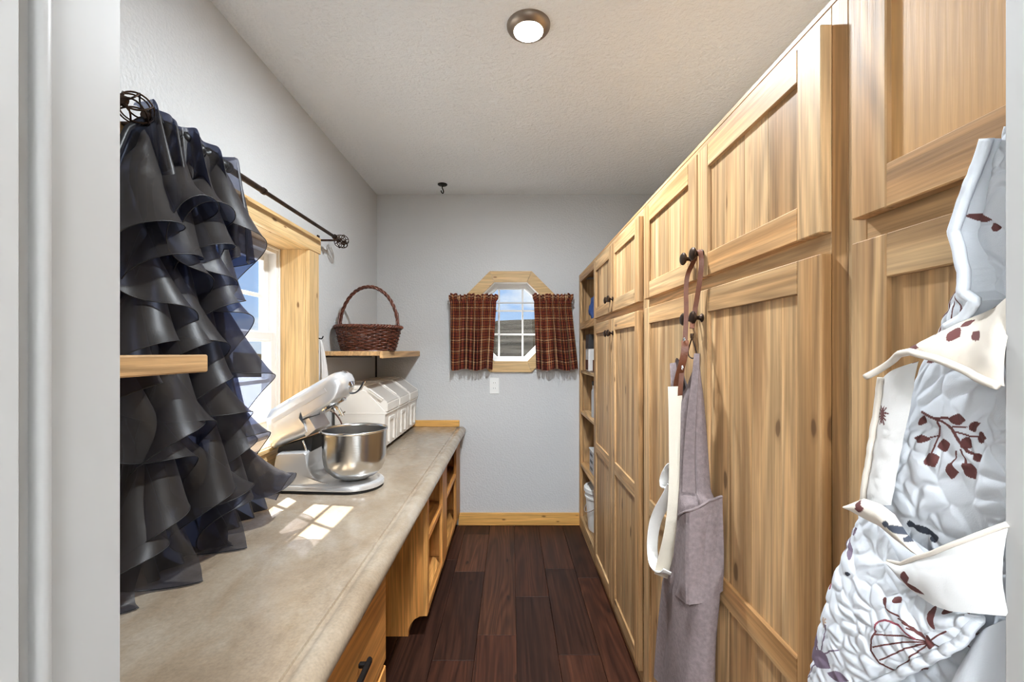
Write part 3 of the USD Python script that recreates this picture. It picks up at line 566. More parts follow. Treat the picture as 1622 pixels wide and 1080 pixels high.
# ------------------------------------------------------------------ shelves on the left wall
def wall_shelf(y0, y1, z1, label, brackets):
    s = thing('wall_shelf', (-.84, (y0 + y1) / 2, z1), label, 'shelf')
    part('board', cbox(XL, -.689, y0, y1, z1 - .024, z1, .002), shelf_wood['y'], s)
    part('nosing', cbox(-.689, -.671, y0, y1, z1 - .038, z1 + .0004, .003), shelf_wood['y'], s)
    for y in brackets:
        part('bracket', [cbox(XL, XL + .006, y - .012, y + .012, z1 - .215, z1 - .024, .001), cbox(XL, XL + .25, y - .012, y + .012, z1 - .032, z1 - .0245, .001)], black_metal, s)
    return s
wall_shelf(2.285, 3.218, 1.284, 'wooden wall shelf in the far corner holding the wicker basket', (2.31, 3.19))
wall_shelf(.352, .967, 1.2785, 'wooden wall shelf end sticking out beside the doorway, before the black curtain', (.45,))

# wicker basket
bc = np.array([-.800, 2.455, 1.285])
bk2 = thing('wicker_basket', bc, 'reddish brown wicker basket with a tall hoop handle on the corner shelf', 'basket')
nst, nrow = 28, 13
def brad(h): return .140 + .036 * (h / .135) ** .8
rows = []
for k in range(nrow):
    h = .006 + k * .0095
    th = np.linspace(0, 2 * np.pi, 168, endpoint=False); sgn = 1 if k % 2 else -1
    r = brad(h) + .0042 * sgn * np.cos(th * nst / 2)
    rows.append(tube(np.stack([bc[0] + r * np.cos(th), bc[1] + r * .9 * np.sin(th), np.full_like(th, bc[2] + h) + .0012 * np.sin(5 * th + k)], 1), .0048, 6, closed=True))
part('woven_wall', rows, wicker, bk2, smooth=True)
part('stakes', [tube([(bc[0] + brad(h) * math.cos(a), bc[1] + .9 * brad(h) * math.sin(a), bc[2] + h) for h in np.linspace(.002, .132, 6)], .0036, 6) for a in np.arange(nst) * 2 * np.pi / nst], wicker, bk2, smooth=True)
rim = []
for k in range(3):
    th = np.linspace(0, 2 * np.pi, 240, endpoint=False); a = th * 21 + k * 2.09
    r = brad(.135) + .004 + .006 * np.cos(a)
    rim.append(tube(np.stack([bc[0] + r * np.cos(th), bc[1] + .9 * r * np.sin(th), bc[2] + .133 + .006 * np.sin(a)], 1), .0052, 6, closed=True))
part('braided_rim', rim, wicker, bk2, smooth=True)
part('base', lathe([(0, .004), (.138, .004), (.140, .0), (.138, 0), (0, 0)], 40, bc), wicker, bk2)
hd = []
for k in range(3):
    t = np.linspace(0, np.pi, 90); a = t * 13 + k * 2.09
    rx, rz = .168 + .0055 * np.cos(a), .232 + .0055 * np.cos(a)
    hd.append(tube(np.stack([bc[0] + rx * np.cos(t) * (1 - .06 * np.sin(t)), bc[1] + .0055 * np.sin(a) - .012 * np.cos(t), bc[2] + .130 + rz * np.sin(t) ** .9], 1), .0052, 7))
for s in (-1, 1):
    for q in (-.03, .03):
        hd.append(tube([(bc[0] + s * .160, bc[1] + q, bc[2] + .135), (bc[0] + s * .164, bc[1] + q * .5, bc[2] + .17), (bc[0] + s * .163, bc[1], bc[2] + .215)], .0042, 6))
part('handle', hd, wicker, bk2, smooth=True)

# hand towel on the wall past the window
tw = thing('hand_towel', (XL + .02, 2.235, 1.03), 'white hand towel hanging on the wall past the window casing', 'towel')
def towel():
    nu, nv = 60, 40; P = np.zeros((nu, nv, 3))
    for j, v in enumerate(np.linspace(0, 1, nv)):
        z = 1.345 - .34 * v; w = .008 + .040 * v ** .7; th = np.linspace(0, 2 * np.pi, nu, endpoint=False)
        rr = 1 + .22 * np.sin(5 * th + 2 * v)
        P[:, j] = np.stack([XL + .004 + w * .62 + w * .6 * rr * np.cos(th), 2.238 + w * .85 * rr * np.sin(th), z + .01 * np.sin(2 * th) * v], 1)
    return grid(P, closed_u=True)
part('cloth', towel(), towel_mat, tw, smooth=True)
part('hook', tube(spline([(XL, 2.238, 1.352), (XL + .02, 2.238, 1.350), (XL + .025, 2.238, 1.362)], 10), .003, 8), black_metal, tw, smooth=True)

# ------------------------------------------------------------------ ingredient bins
def bin_unit(y0, label, first):
    w = .258; y1 = y0 + w; x0, x1, z0 = -.965, -.684, CT + .0
    if first is not None:
        return copy_of(first, 'ingredient_bin', (first.loc[0], y0 + w / 2, CT), label, 'storage bin', 'white ingredient bins')
    t = thing('ingredient_bin', (-.82, y0 + w / 2, CT), label, 'storage bin', 'white ingredient bins')
    body = loaf([(x0, CT + .026), (x1 - .012, CT + .026), (x1 - .004, CT + .20), (x1, CT + .222), (-.795, CT + .341), (-.81, CT + .345), (x0, CT + .342)], y0 + w / 2, w / 2, p=14, n=15, mn=.985, n2=120)
    b = part('body', body, bin_white, t, smooth=30)
    part('rib', [cbox(x1 - .012, x1 + .001, y0 + a, y0 + a + .006, CT + .045, CT + .185, .002) for a in (.075, .178)] , bin_white, b)
    part('label_plate', cbox(x1 - .012, x1 + .0015, y0 + .085, y0 + .174, CT + .165, CT + .185, .002), grey_plastic if False else bin_white, b)
    part('collar', cbox(x0 - .002, x1 + .005, y0 - .001, y1 + .001, CT + .208, CT + .220, .004), bin_white, t)
    part('front_lip', cbox(x1 - .006, x1 + .008, y0 + .004, y1 - .004, CT + .221, CT + .272, .005), bin_white, t)
    slope = [(x1 + .006, CT + .272), (x1 + .003, CT + .279), (-.800, CT + .366), (-.812, CT + .368), (-.812, CT + .345), (-.799, CT + .338), (x1 - .001, CT + .223)]
    for a in (y0 + .002, y1 - .012): part('cheek', prism(slope, a, a + .010, 'xz'), bin_white, t)
    part('clear_lid', prism([(x1 + .005, CT + .2725), (x1 + .003, CT + .277), (-.800, CT + .363), (-.803, CT + .357)], y0 + .0125, y1 - .0125, 'xz'), bin_clear, t)
    part('front_wall', prism([(x1 + .004, CT + .265), (x1 - .004, CT + .262), (-.80, CT + .338), (-.795, CT + .345)], y0 + .013, y1 - .013, 'xz'), bin_white, t)
    part('top_cover', [cbox(x0 - .003, -.806, y0 + .001, y1 - .001, CT + .343, CT + .367, .006), cbox(x0 + .01, -.83, y0 + .02, y1 - .02, CT + .366, CT + .371, .003)], bin_white, t)
    part('side_grip', [strap([(-.775, y0 - .002, CT + .345), (-.735, y0 - .004, CT + .316), (-.700, y0 - .002, CT + .290)], .018, .006, (0, 0, 1)), tube([(-.778, y0 - .005, CT + .352), (-.698, y0 - .005, CT + .294)], .004, 8)], bin_white, t)
    part('foot', [cbox(a, a + .03, b_, b_ + .03, CT, CT + .027, .004) for a in (x0 + .02, x1 - .06) for b_ in (y0 + .03, y1 - .06)], black_rubber, t)
    return t
b1 = bin_unit(2.385, 'white ingredient bin with sloped clear lid, nearest of three behind the mixer', None)
bin_unit(2.655, 'white ingredient bin with sloped clear lid, middle one of the three in a row', b1)
bin_unit(2.925, 'white ingredient bin with sloped clear lid, farthest of three beside the back wall', b1)

# ------------------------------------------------------------------ stand mixer
MY = 1.80; BX = -.644
mx = thing('stand_mixer', (-.75, MY, CT), 'silver tilt-head stand mixer with raised head and steel bowl on the counter', 'stand mixer')
stad = Polygon([(-.905, MY - .096), (BX, MY - .114), (BX, MY + .114), (-.905, MY + .096)]).union(Polygon([(BX + .114 * math.cos(a), MY + .114 * math.sin(a)) for a in np.linspace(0, 2 * math.pi, 64, endpoint=False)])).buffer(.02).buffer(-.02)
stad = stad.union(Polygon([(-.935, MY - .08), (-.9, MY - .096), (-.9, MY + .096), (-.935, MY + .08)])).buffer(.004)
def stack(levels):
    """polygon offsets stacked in z with matching vertices"""
    base_ = np.array(stad.exterior.coords)[:-1]; base_ = resample(np.vstack([base_, base_[:1]]), 161)[:-1]; c = base_.mean(0)
    nrm = np.roll(base_, -1, 0) - np.roll(base_, 1, 0); nrm = np.stack([nrm[:, 1], -nrm[:, 0]], 1); nrm /= np.linalg.norm(nrm, axis=1, keepdims=True)
    if ((base_ - c) * nrm).sum(1).mean() < 0: nrm = -nrm
    S = np.array([np.column_stack([base_ + nrm * o, np.full(len(base_), z)]) for o, z in levels])
    g = grid(S, closed_v=True); k = len(g.vertices); m = len(base_); i = np.arange(m); b = (len(levels) - 1) * m
    g = trimesh.Trimesh(np.vstack([g.vertices, [c[0], c[1], levels[0][1]], [c[0], c[1], levels[-1][1]]]), np.vstack([g.faces, np.stack([np.full(m, k), (i + 1) % m, i], 1), np.stack([np.full(m, k + 1), b + i, b + (i + 1) % m], 1)]), process=False)
    g.fix_normals(); return g
part('foot', stack([(-.010, CT), (-.004, CT + .002), (-.004, CT + .008), (-.012, CT + .009)]), black_rubber, mx, smooth=35)
part('base', stack([(-.008, CT + .008), (-.001, CT + .012), (0, CT + .020), (-.004, CT + .028), (-.014, CT + .032), (-.03, CT + .033)]), satin, mx, smooth=40)
ped = [(-.936, CT + .028), (-.934, CT + .11), (-.926, CT + .150), (-.915, CT + .158), (-.812, CT + .162), (-.803, CT + .156), (-.800, CT + .13), (-.794, CT + .10), (-.780, CT + .070), (-.758, CT + .047), (-.725, CT + .036), (-.70, CT + .030)]
part('pedestal', loaf(ped, MY, .093, p=5, n=17, mn=.8, n2=120), satin, mx, smooth=35)
part('hinge', [prism([(-.935, CT + .15), (-.80, CT + .155), (-.795, CT + .215), (-.93, CT + .172)], MY - .055, MY + .055, 'xz')], black_rubber, mx)
part('hinge_prong', [tube(spline([(-.83, MY - .06 + k * .02, CT + .20), (-.818, MY - .065 + k * .02, CT + .175), (-.812, MY - .066 + k * .02, CT + .150)], 10), .0045, 8) for k in range(2)], chrome, mx, smooth=True)
head = [(-.986, 1.015), (-.965, 1.052), (-.85, 1.122), (-.76, 1.174), (-.715, 1.198), (-.690, 1.202), (-.668, 1.190), (-.657, 1.165), (-.660, 1.135), (-.675, 1.105), (-.70, 1.082), (-.755, 1.050), (-.800, 1.023), (-.842, 1.004), (-.826, .985), (-.805, .955), (-.818, .944), (-.90, .915), (-.952, .890), (-.972, .905)]
h_ = part('head', loaf(head, MY, .080, p=3.2, n=21, mn=.62, n2=160), satin, mx, smooth=40, label='raised satin silver motor head')
u_ = np.array([math.cos(math.radians(30.5)), 0, math.sin(math.radians(30.5))]); v_ = np.array([-u_[2], 0, u_[0]])
def hp(a, b, y=0): return np.array([-.70, MY + y, 1.09]) + u_ * a + v_ * b
band = [hp(a, .045, -.0815 * (1 - .0 * a)) for a in np.linspace(-.23, .0, 10)]
for s in (-1, 1): part('trim_band', strap([hp(a, .052, s * .0805) for a in np.linspace(-.25, -.005, 12)], .016, .0025, v_), nickel_band, h_)
def lathe_dir(prof, n, at, d):
    g = lathe(prof, n); d = np.asarray(d, float) / np.linalg.norm(d)
    g.apply_transform(trimesh.geometry.align_vectors([0, 0, 1], d)); g.apply_translation(at); return g
part('planetary_hub', lathe_dir([(0, -.015), (.058, -.015), (.060, .0), (.060, .022), (.055, .028), (.03, .032), (.016, .034), (.014, .045), (0, .045)], 48, hp(-.045, .012), -v_), chrome, h_, smooth=35)
part('drive_shaft', [tube([hp(-.030, -.03), hp(-.030, -.066)], .007, 12), tube([hp(-.045, -.055), hp(-.015, -.055)], .0028, 8)], chrome, h_, smooth=35)
part('front_cap', lathe_dir([(0, .012), (.030, .010), (.040, .003), (.043, -.012), (.043, -.02)], 40, hp(.062, .055), u_), chrome, h_, smooth=40)
part('lock_lever', [strap(spline([hp(.05, .0, -.02), hp(.078, -.012, -.02), hp(.11, .0, -.02), hp(.125, .010, -.02)], 14), .022, .006, (0, 1, 0))], chrome, h_, smooth=40)
part('neck_plate', prism([(-.850, 1.003), (-.802, 1.020), (-.775, .975), (-.812, .945)], MY - .070, MY + .070, 'xz'), satin, h_)
bo = part('bowl', lathe([(0, .002), (.052, .002), (.056, .006), (.085, .018), (.108, .040), (.120, .066), (.125, .10), (.127, .196), (.1305, .200), (.1315, .2035), (.1295, .206), (.1265, .204), (.1245, .196), (.1225, .10), (.117, .068), (.105, .042), (.082, .021), (.05, .009), (0, .008)], 72, (BX, MY, CT + .033)), steel, mx, smooth=50, label='brushed stainless steel mixing bowl')
part('rim', lathe([(.1305, .199), (.1325, .201), (.133, .2035), (.1315, .2065), (.129, .207)], 72, (BX, MY, CT + .033)), chrome, bo, smooth=60)
part('power_cord', [tube(spline([(-.955, 1.86, CT + .07), (-.94, 1.93, CT + .03), (-.90, 2.05, CT + .014), (-.86, 2.20, CT + .03), (-.875, 2.28, CT + .12), (-.90, 2.30, CT + .19), (-.965, 2.32, CT + .24), (XL + .004, 2.33, CT + .235)], 60), .0042, 8)], lab_brown, mx, smooth=True)

# ------------------------------------------------------------------ curtain rod on the left
RX, RZ = -.900, 1.868
rd = thing('curtain_rod', (RX, 1.68, RZ), 'dark bronze curtain rod with wire cage finials above the left window', 'curtain rod')
part('rod', [tube([(RX, 1.07, RZ), (RX, 1.585, RZ)], .0105, 16), tube([(RX, 1.58, RZ), (RX, 1.592, RZ)], .0125, 16)], bronze, rd, smooth=40)
part('rod', tube([(RX, 1.585, RZ), (RX, 2.285, RZ)], .008, 16), bronze, rd, smooth=40)
for yc, s in ((1.044, -1), (2.317, 1)):
    R = .0365; ws = []
    for k in range(10):
        a0 = k * 2 * np.pi / 10; t = np.linspace(.15, np.pi - .15, 20)
        a = a0 + .9 * (t - 1.57) * (1 if k % 2 else -1)
        ws.append(tube(np.stack([RX + R * np.sin(t) * np.cos(a), yc + R * np.cos(t), RZ + R * np.sin(t) * np.sin(a)], 1), .0021, 6))
    f_ = part('finial', ws, bronze, rd, smooth=True)
    part('cap', [lathe([(0, R + .004), (.010, R + .001), (.013, R - .006), (.006, R - .008), (0, R - .008)], 20, (RX, yc, RZ), 'y'), lathe([(0, -R - .004), (.010, -R - .001), (.013, -R + .006), (.006, -R + .008), (0, -R + .008)], 20, (RX, yc, RZ), 'y')], bronze, f_, smooth=40)
for y in (1.085, 2.232):
    part('bracket', [cbox(XL, XL + .006, y - .011, y + .011, RZ - .055, RZ + .010, .001), cbox(XL + .004, RX + .004, y - .006, y + .006, RZ - .020, RZ - .012, .001), tube([(RX, y - .007, RZ), (RX, y + .007, RZ)], .0135, 14)], bronze, rd)

# ------------------------------------------------------------------ black ruffled curtain
rc_ = thing('ruffled_curtain', (-.88, 1.25, CT), 'black sheer organza curtain with cascading ruffles hanging to the counter', 'curtain')
def cur_bounds(z):
    zs = [CT, .90, 1.10, 1.31, 1.55, 1.72, 1.81, 1.885]
    y0 = np.interp(z, zs, [1.03, .98, .95, .95, .95, .96, 1.00, 1.085])
    y1 = np.interp(z, zs, [1.53, 1.46, 1.385, 1.335, 1.30, 1.30, 1.32, 1.36])
    x = np.interp(z, zs, [-.855, -.865, -.872, -.878, -.882, -.885, -.888, -.900])
    return y0, y1, x
def backing():
    nu, nv = 160, 60; P = np.zeros((nu, nv, 3)); u = np.linspace(0, 1, nu)
    for j, z in enumerate(np.linspace(1.89, CT + .004, nv)):
        y0, y1, x = cur_bounds(z)
        P[:, j] = np.stack([x - .012 + .014 * np.sin(u * 40 + .6 * np.sin(z * 4)) * min(1, .5 + (1.9 - z)), y0 + .01 + (y1 - y0) * u, np.full(nu, z)], 1)
    return grid(P)
part('backing_panel', backing(), organza_lining, rc_, smooth=True)
part('rod_sleeve', tube(np.stack([np.full(120, RX) + .004 * np.sin(np.linspace(0, 60, 120)), np.linspace(1.09, 1.385, 120), np.full(120, RZ) + .003 * np.sin(np.linspace(0, 77, 120))], 1), .0155 + .004 * np.sin(np.linspace(0, 95, 120)), 14), organza_lining, rc_, smooth=True)
def header():
    nu, nv = 220, 30; P = np.zeros((nu, nv, 3)); u = np.linspace(0, 1, nu)
    for j, v in enumerate(np.linspace(0, 1, nv)):
        ph = 2 * np.pi * 4.6 * (u + .05 * np.sin(5 * u)) + .5; a = v * 1.9
        bulge = .020 + .018 * np.clip(v * 1.6, 0, 1)
        if v < .25: q = v / .25 * 1.57; x = RX - .020 * np.cos(q * 2 - 1.57) * (1 - v); z0_ = RZ + .012 + .016 * np.sin(q * 2)
        else: z0_ = RZ + .012 - (v - .25) * .42
        x = RX + (-.02 if v < .06 else .012) + bulge * (np.sin(ph) + .35 * np.sin(2.3 * ph)) * min(1, .35 + v) + .03 * v
        P[:, j] = np.stack([x, 1.055 + .345 * u + .035 * v * np.cos(ph) + .012 * np.sin(3 * ph) * v, z0_ + .008 * np.sin(ph * .5) + .012 * v * np.sin(2 * ph)], 1)
    return P
hp_ = header(); hd_ = part('gathered_header', grid(hp_), organza, rc_, smooth=True)
part('edge_piping', tube(hp_[:, -1], .0013, 5), piping_black, hd_, smooth=True)
def drape(nk=6, ns=126, nw=15, W=.225, g=2.25, steps=210, seed=4):
    """cascading ruffles: strips sewn along steep seams, their free edge 2.3 times as long as the seam, let fall under gravity"""
    r = np.random.default_rng(seed)
    s = np.linspace(0, 1, ns); zt, zb = 1.880, CT + .02
    P = np.zeros((nk, ns, nw, 3)); w = np.linspace(0, 1, nw)
    for k in range(nk):
        u = (k + .35) / nk
        z = zt - (zt - zb) * s
        y0, y1, x = cur_bounds(z)
        ys = y0 + (y1 - y0) * np.clip(u + .10 * (.5 - s) + .04 * np.sin(6 * s + k), .03, .99); xs = x + .008
        lam = 2.35 + .5 * r.random(); p0 = 2 * np.pi * (r.random() * .3 + .5 * (k % 2))
        a = 1.15 * np.sin(2 * np.pi * lam * s + p0) - .15
        for j in range(nw):
            o = W * w[j]
            P[k, :, j] = np.stack([xs + o * np.cos(a * w[j] ** .4), ys + o * np.sin(a * w[j] ** .4), z - .02 * w[j]], 1)
    P += r.normal(0, .0012, P.shape) * (w[None, None, :, None] > 0)
    ds = np.linalg.norm(np.diff(P[:, :, 0], axis=1), axis=-1).mean() * (1 + (g - 1) * w); t_ = np.clip((s - .72) / .28, 0, 1); dw = (W * (1 - .25 * t_ * t_ * (3 - 2 * t_)) / (nw - 1))[None, :, None]
    inv = np.ones((nk, ns, nw)); inv[:, :, 0] = 0
    Q = P.copy()
    cons = []
    def add(a, b, rest, k, push=False):
        cons.append((a, b, rest, k, push))
    S = slice
    for p in (0, 1):
        n = (ns - 1 - p) // 2 * 2
        add((S(None), S(p, p + n, 2), S(None)), (S(None), S(p + 1, p + n + 1, 2), S(None)), ds[None, None, :], 1.0)
        m = (nw - 1 - p) // 2 * 2
        add((S(None), S(None), S(p, p + m, 2)), (S(None), S(None), S(p + 1, p + m + 1, 2)), dw, 1.0)
        dd = np.sqrt((.5 * (ds[:-1] + ds[1:])) ** 2 + (W * .85 / (nw - 1)) ** 2)[None, None, :]
        for (a0, b0) in ((0, 1), (1, 0)):
            add((S(None), S(p + a0, p + a0 + n - (1 if p else 1), 2), S(0, nw - 1)), (S(None), S(p + b0, p + b0 + n - 1, 2), S(1, nw)), dd, .35)
    for q, kk in ((3, .35), (6, .22), (10, .10)):
        add((S(None), S(0, ns - q), S(None)), (S(None), S(q, ns), S(None)), ds[None, None, :] * q * .86, kk, True)
    for q in (2, 4):
        add((S(None), S(None), S(0, nw - q)), (S(None), S(None), S(q, nw)), dw * q * .95, .3, True)
    dt2g = np.array([0, 0, -9.8]) * (1 / 60) ** 2 * .30
    for st in range(steps):
        v = (P - Q) * .93; Q = P.copy(); P = P + (v + dt2g) * inv[..., None]
        for it in range(7):
            for a, b, rest, k, push in cons:
                A, B = P[a], P[b]
                na = (slice(None),)
                if A.shape != B.shape:
                    m = min(A.shape[1], B.shape[1]); A, B = A[:, :m], B[:, :m]; a = (a[0], slice(a[1].start, a[1].start + (m - 1) * (a[1].step or 1) + 1, a[1].step), a[2]); b = (b[0], slice(b[1].start, b[1].start + (m - 1) * (b[1].step or 1) + 1, b[1].step), b[2])
                wa, wb = inv[a], inv[b]
                d = B - A; L = np.sqrt((d * d).sum(-1)) + 1e-9
                c = (L - rest) / L
                if push: c = np.minimum(c, 0)
                tot = wa + wb + 1e-9
                d *= (c * k / tot)[..., None]
                if push: d *= .5
                P[a] = A + d * wa[..., None]; P[b] = P[b] - d * wb[..., None]
            zc = np.clip(P[..., 2], CT, 1.89); _, _, xb = cur_bounds(zc)
            P[..., 0] = np.maximum(P[..., 0], xb + .004 + .002 * np.arange(nk)[:, None, None] * 0)
            P[..., 2] = np.maximum(P[..., 2], CT + .004)
    return P[:, :int(ns * .90)]
from scipy.ndimage import zoom, gaussian_filter1d
for k, P in enumerate(drape()):
    P = np.stack([zoom(gaussian_filter1d(P[..., c], .8, axis=0, mode='nearest'), (3, 3), order=3, mode='nearest', grid_mode=False) for c in range(3)], -1)
    P[..., 2] = np.maximum(P[..., 2], CT + .003)
    f_ = part('ruffle', grid(P), organza, rc_, smooth=True)
    part('edge_piping', tube(P[:, -1], .0013, 5), piping_black, f_, smooth=True)

# ------------------------------------------------------------------ grey linen apron on the second cabinet's knob
KY = 1.138 - 0; ky = .683 + 1.134 - .683 - .0285; kx = XD - .024; kz_ = 1.533
ap = thing('linen_apron', (.45, 1.10, .35), 'grey linen apron with leather neck strap hanging from the upper cabinet knob', 'apron')
def loopmesh(rows, n=72, fold=None):
    """rows: z, y_left, y_right, x_front, x_back"""
    R = np.asarray(rows, float); zz = np.linspace(R[0, 0], R[-1, 0], 90); o = np.argsort(R[:, 0])
    c = [np.interp(zz, R[o, 0], R[o, q]) for q in range(1, 5)]; top = R[0, 0]
    th = np.linspace(0, 2 * np.pi, n, endpoint=False); P = np.zeros((len(zz), n, 3))
    for i, z in enumerate(zz):
        yl, yr, xf, xb = (q[i] for q in c)
        cy, hy, cx, hx = (yl + yr) / 2, (yl - yr) / 2, (xf + xb) / 2, (xb - xf) / 2
        cs, sn = np.cos(th), np.sin(th)
        k = 1 + (fold(th, z) if fold is not None else 0)
        P[i] = np.stack([cx - hx * np.sign(sn) * np.abs(sn) ** .7 * k, cy + hy * np.sign(cs) * np.abs(cs) ** .8, z - .085 * np.clip((z - top + .14) / .14, 0, 1) * (1 - np.abs(cs) ** 1.5)], 1)
    return grid(P, closed_v=True)
Yx = lambda px, X=.45: Yat(px, X)
rows = [(1.268, Yx(1072), Yx(1105), .438, .462), (1.20, Yx(1069), Yx(1107), .430, .468), (1.05, Yx(1073), Yx(1109), .426, .474), (.955, Yx(1076), Yx(1112), .424, .476), (.92, Yx(1074), Yx(1126), .418, .481), (.72, Yx(1070), Yx(1127), .414, .482), (.64, Yx(1058), Yx(1125), .414, .482), (.45, Yx(1051), Yx(1123), .414, .482), (.33, Yx(1048), Yx(1121), .414, .482)]
part('body', loopmesh(rows, fold=lambda th, z: .28 * np.sin(3 * th + z * 3) + .16 * np.sin(7 * th - z * 6)), linen_grey, ap, smooth=True)
def pocket():
    """the big front pocket: across the front, then round the side nearest the doorway"""
    nu, nv = 80, 60; P = np.zeros((nu, nv, 3)); u = np.linspace(0, 1, nu)
    for j, v in enumerate(np.linspace(0, 1, nv)):
        q = resample([(.405, Yx(1075 - 14 * v, .405)), (.400, 1.02), (.399, .995), (.404, .986), (.425, .980), (.455, .980), (.480, .984)], nu)
        z = (.880 + .075 * np.clip(u * 1.3, 0, 1)) * (1 - v) + (.672 + .07 * u) * v
        sag = .007 * np.exp(-((v - .82) / .12) ** 2) * np.sin(u * 14 + 2 * v) + .003 * np.sin(u * 11 + v * 5)
        P[:, j] = np.stack([q[:, 0] - sag * (1 - u), q[:, 1] - sag * u, z + .004 * np.sin(u * 7)], 1)
    return P
pp = pocket(); pm_ = part('pocket', grid(pp), linen_grey, ap, smooth=True)
part('pocket_hem', tube(pp[:, 0] + [-.001, 0, 0], .0030, 6), linen_grey, pm_, smooth=True)
# leather neck strap over the knob
S = lambda px, py, X: world(px, py, X)
part('neck_strap', strap(spline([S(1077, 640, .432), S(1080, 590, .432), S(1083, 560, .440), S(1087, 480, .460), S(1091, 430, .471), np.array([XD - .0115, ky + .014, kz_ - .002]), np.array([XD - .0115, ky + .007, kz_ + .0075]), np.array([XD - .0115, ky - .004, kz_ + .0085]), np.array([XD - .0115, ky - .014, kz_ + .001]), S(1109, 440, .472), S(1101, 490, .468), S(1096, 520, .456)], 80), .0115, .0026, (0.9, -.42, 0.0)), leather, ap, smooth=30, label='tan leather neck strap')
part('strap_tab', strap(spline([S(1072, 612, .428), S(1077, 588, .427), S(1084, 560, .430), S(1085, 540, .436)], 16), .017, .003, (0.92, -.38, 0)), leather, ap, smooth=30)
for q_, z_ in (((1081, 582), .4235), ((1084, 538), .432)): part('rivet', lathe([(0, .003), (.005, .002), (.006, 0)], 14, S(*q_, z_), '-x'), chrome, ap, smooth=40)
cl = S(1096, 532, .452); cb = S(1103, 562, .452); ca = S(1090, 560, .452)
part('wire_clasp', [tube(spline([cl, (cl + ca) / 2 + [0, .002, 0], ca, (ca + cb) / 2 + [0, 0, -.010], cb, (cb + cl) / 2 + [0, -.002, 0], cl], 40), .0016, 6), lathe([(0, -.006), (.004, -.006), (.004, .006), (0, .006)], 12, cl)], bronze, ap, smooth=True)
part('bib_fold', strap(spline([S(1066, 575, .434), S(1068, 600, .430), S(1072, 660, .426), S(1076, 740, .424)], 20), np.linspace(.016, .030, 20), .003, (.8, -.6, 0)), linen_grey, ap, smooth=30)
part('bib_fold', strap(spline([S(1104, 560, .440), S(1100, 610, .430), S(1094, 680, .424), S(1092, 780, .420)], 20), np.linspace(.012, .030, 20), .004, (.8, -.6, 0)), linen_grey, ap, smooth=30)
part('waist_tie', strap(spline([S(1069, 612, .420), S(1070, 650, .417), S(1071, 720, .413), S(1069, 800, .408), S(1062, 850, .404), S(1052, 890, .402), S(1047, 912, .402)], 40), .034, .003, (.85, -.5, 0)), cream_tape, ap, smooth=30, label='cream waist tie hanging down')
part('waist_tie', strap(spline([S(1060, 905, .400), S(1046, 905, .398), S(1035, 885, .398), S(1034, 850, .400), S(1042, 815, .404), S(1056, 790, .408), S(1066, 770, .412)], 40), .030, .003, (.8, -.6, .1)), white_tape, ap, smooth=30, label='white waist tie looped up')
part('waist_tie', strap(spline([S(1066, 735, .410), S(1058, 745, .408), S(1052, 765, .408), S(1060, 772, .409)], 16), .024, .003, (.8, -.5, .2)), white_tape, ap, smooth=30, label='short white end of the waist tie')

# ------------------------------------------------------------------ quilted floral apron in the right foreground
QX = .425
qa = thing('quilted_apron', (QX, .45, .7), 'white quilted apron with brown leaf print hanging at the right doorway', 'apron')
qr = np.random.default_rng(5)
cells = cKDTree(np.column_stack([qr.uniform(.28, .75, 1150), qr.uniform(.55, 1.6, 1150)]))
def puff(Y, Z):
    q = np.column_stack([Y.ravel() + .022 * (fbm(np.column_stack([Y.ravel() * 40, Z.ravel() * 40, 0 * Y.ravel()]), 2, 1) - .5), Z.ravel() + .022 * (fbm(np.column_stack([Y.ravel() * 40 + 7, Z.ravel() * 40, 0 * Y.ravel()]), 2, 4) - .5)])
    d, _ = cells.query(q, k=2)
    g = np.clip((d[:, 1] - d[:, 0]) / .019, 0, 1)
    return gaussian_filter((g * (2 - g)).reshape(Y.shape), 1.6)
MAR, PUR, SLA, RED, TAN = (.115, .035, .032), (.16, .12, .17), (.035, .042, .06), (.24, .05, .07), (.45, .34, .27)
def inell(px, py, cx, cy, rx, ry, ang):
    a = math.radians(ang); dx, dy = px - cx, py - cy
    u, v = dx * math.cos(a) + dy * math.sin(a), -dx * math.sin(a) + dy * math.cos(a)
    return (np.abs(u) < rx) & (np.abs(v) < 1.12 * ry * (1 - (u / rx) ** 2) * (1 - .25 * u / rx))
def onseg(px, py, pts, w):
    m = np.zeros(px.shape, bool)
    for (ax, ay), (bx_, by_) in zip(pts[:-1], pts[1:]):
        dx, dy = bx_ - ax, by_ - ay; t = np.clip(((px - ax) * dx + (py - ay) * dy) / (dx * dx + dy * dy + 1e-9), 0, 1)
        m |= np.hypot(px - ax - t * dx, py - ay - t * dy) < w
    return m
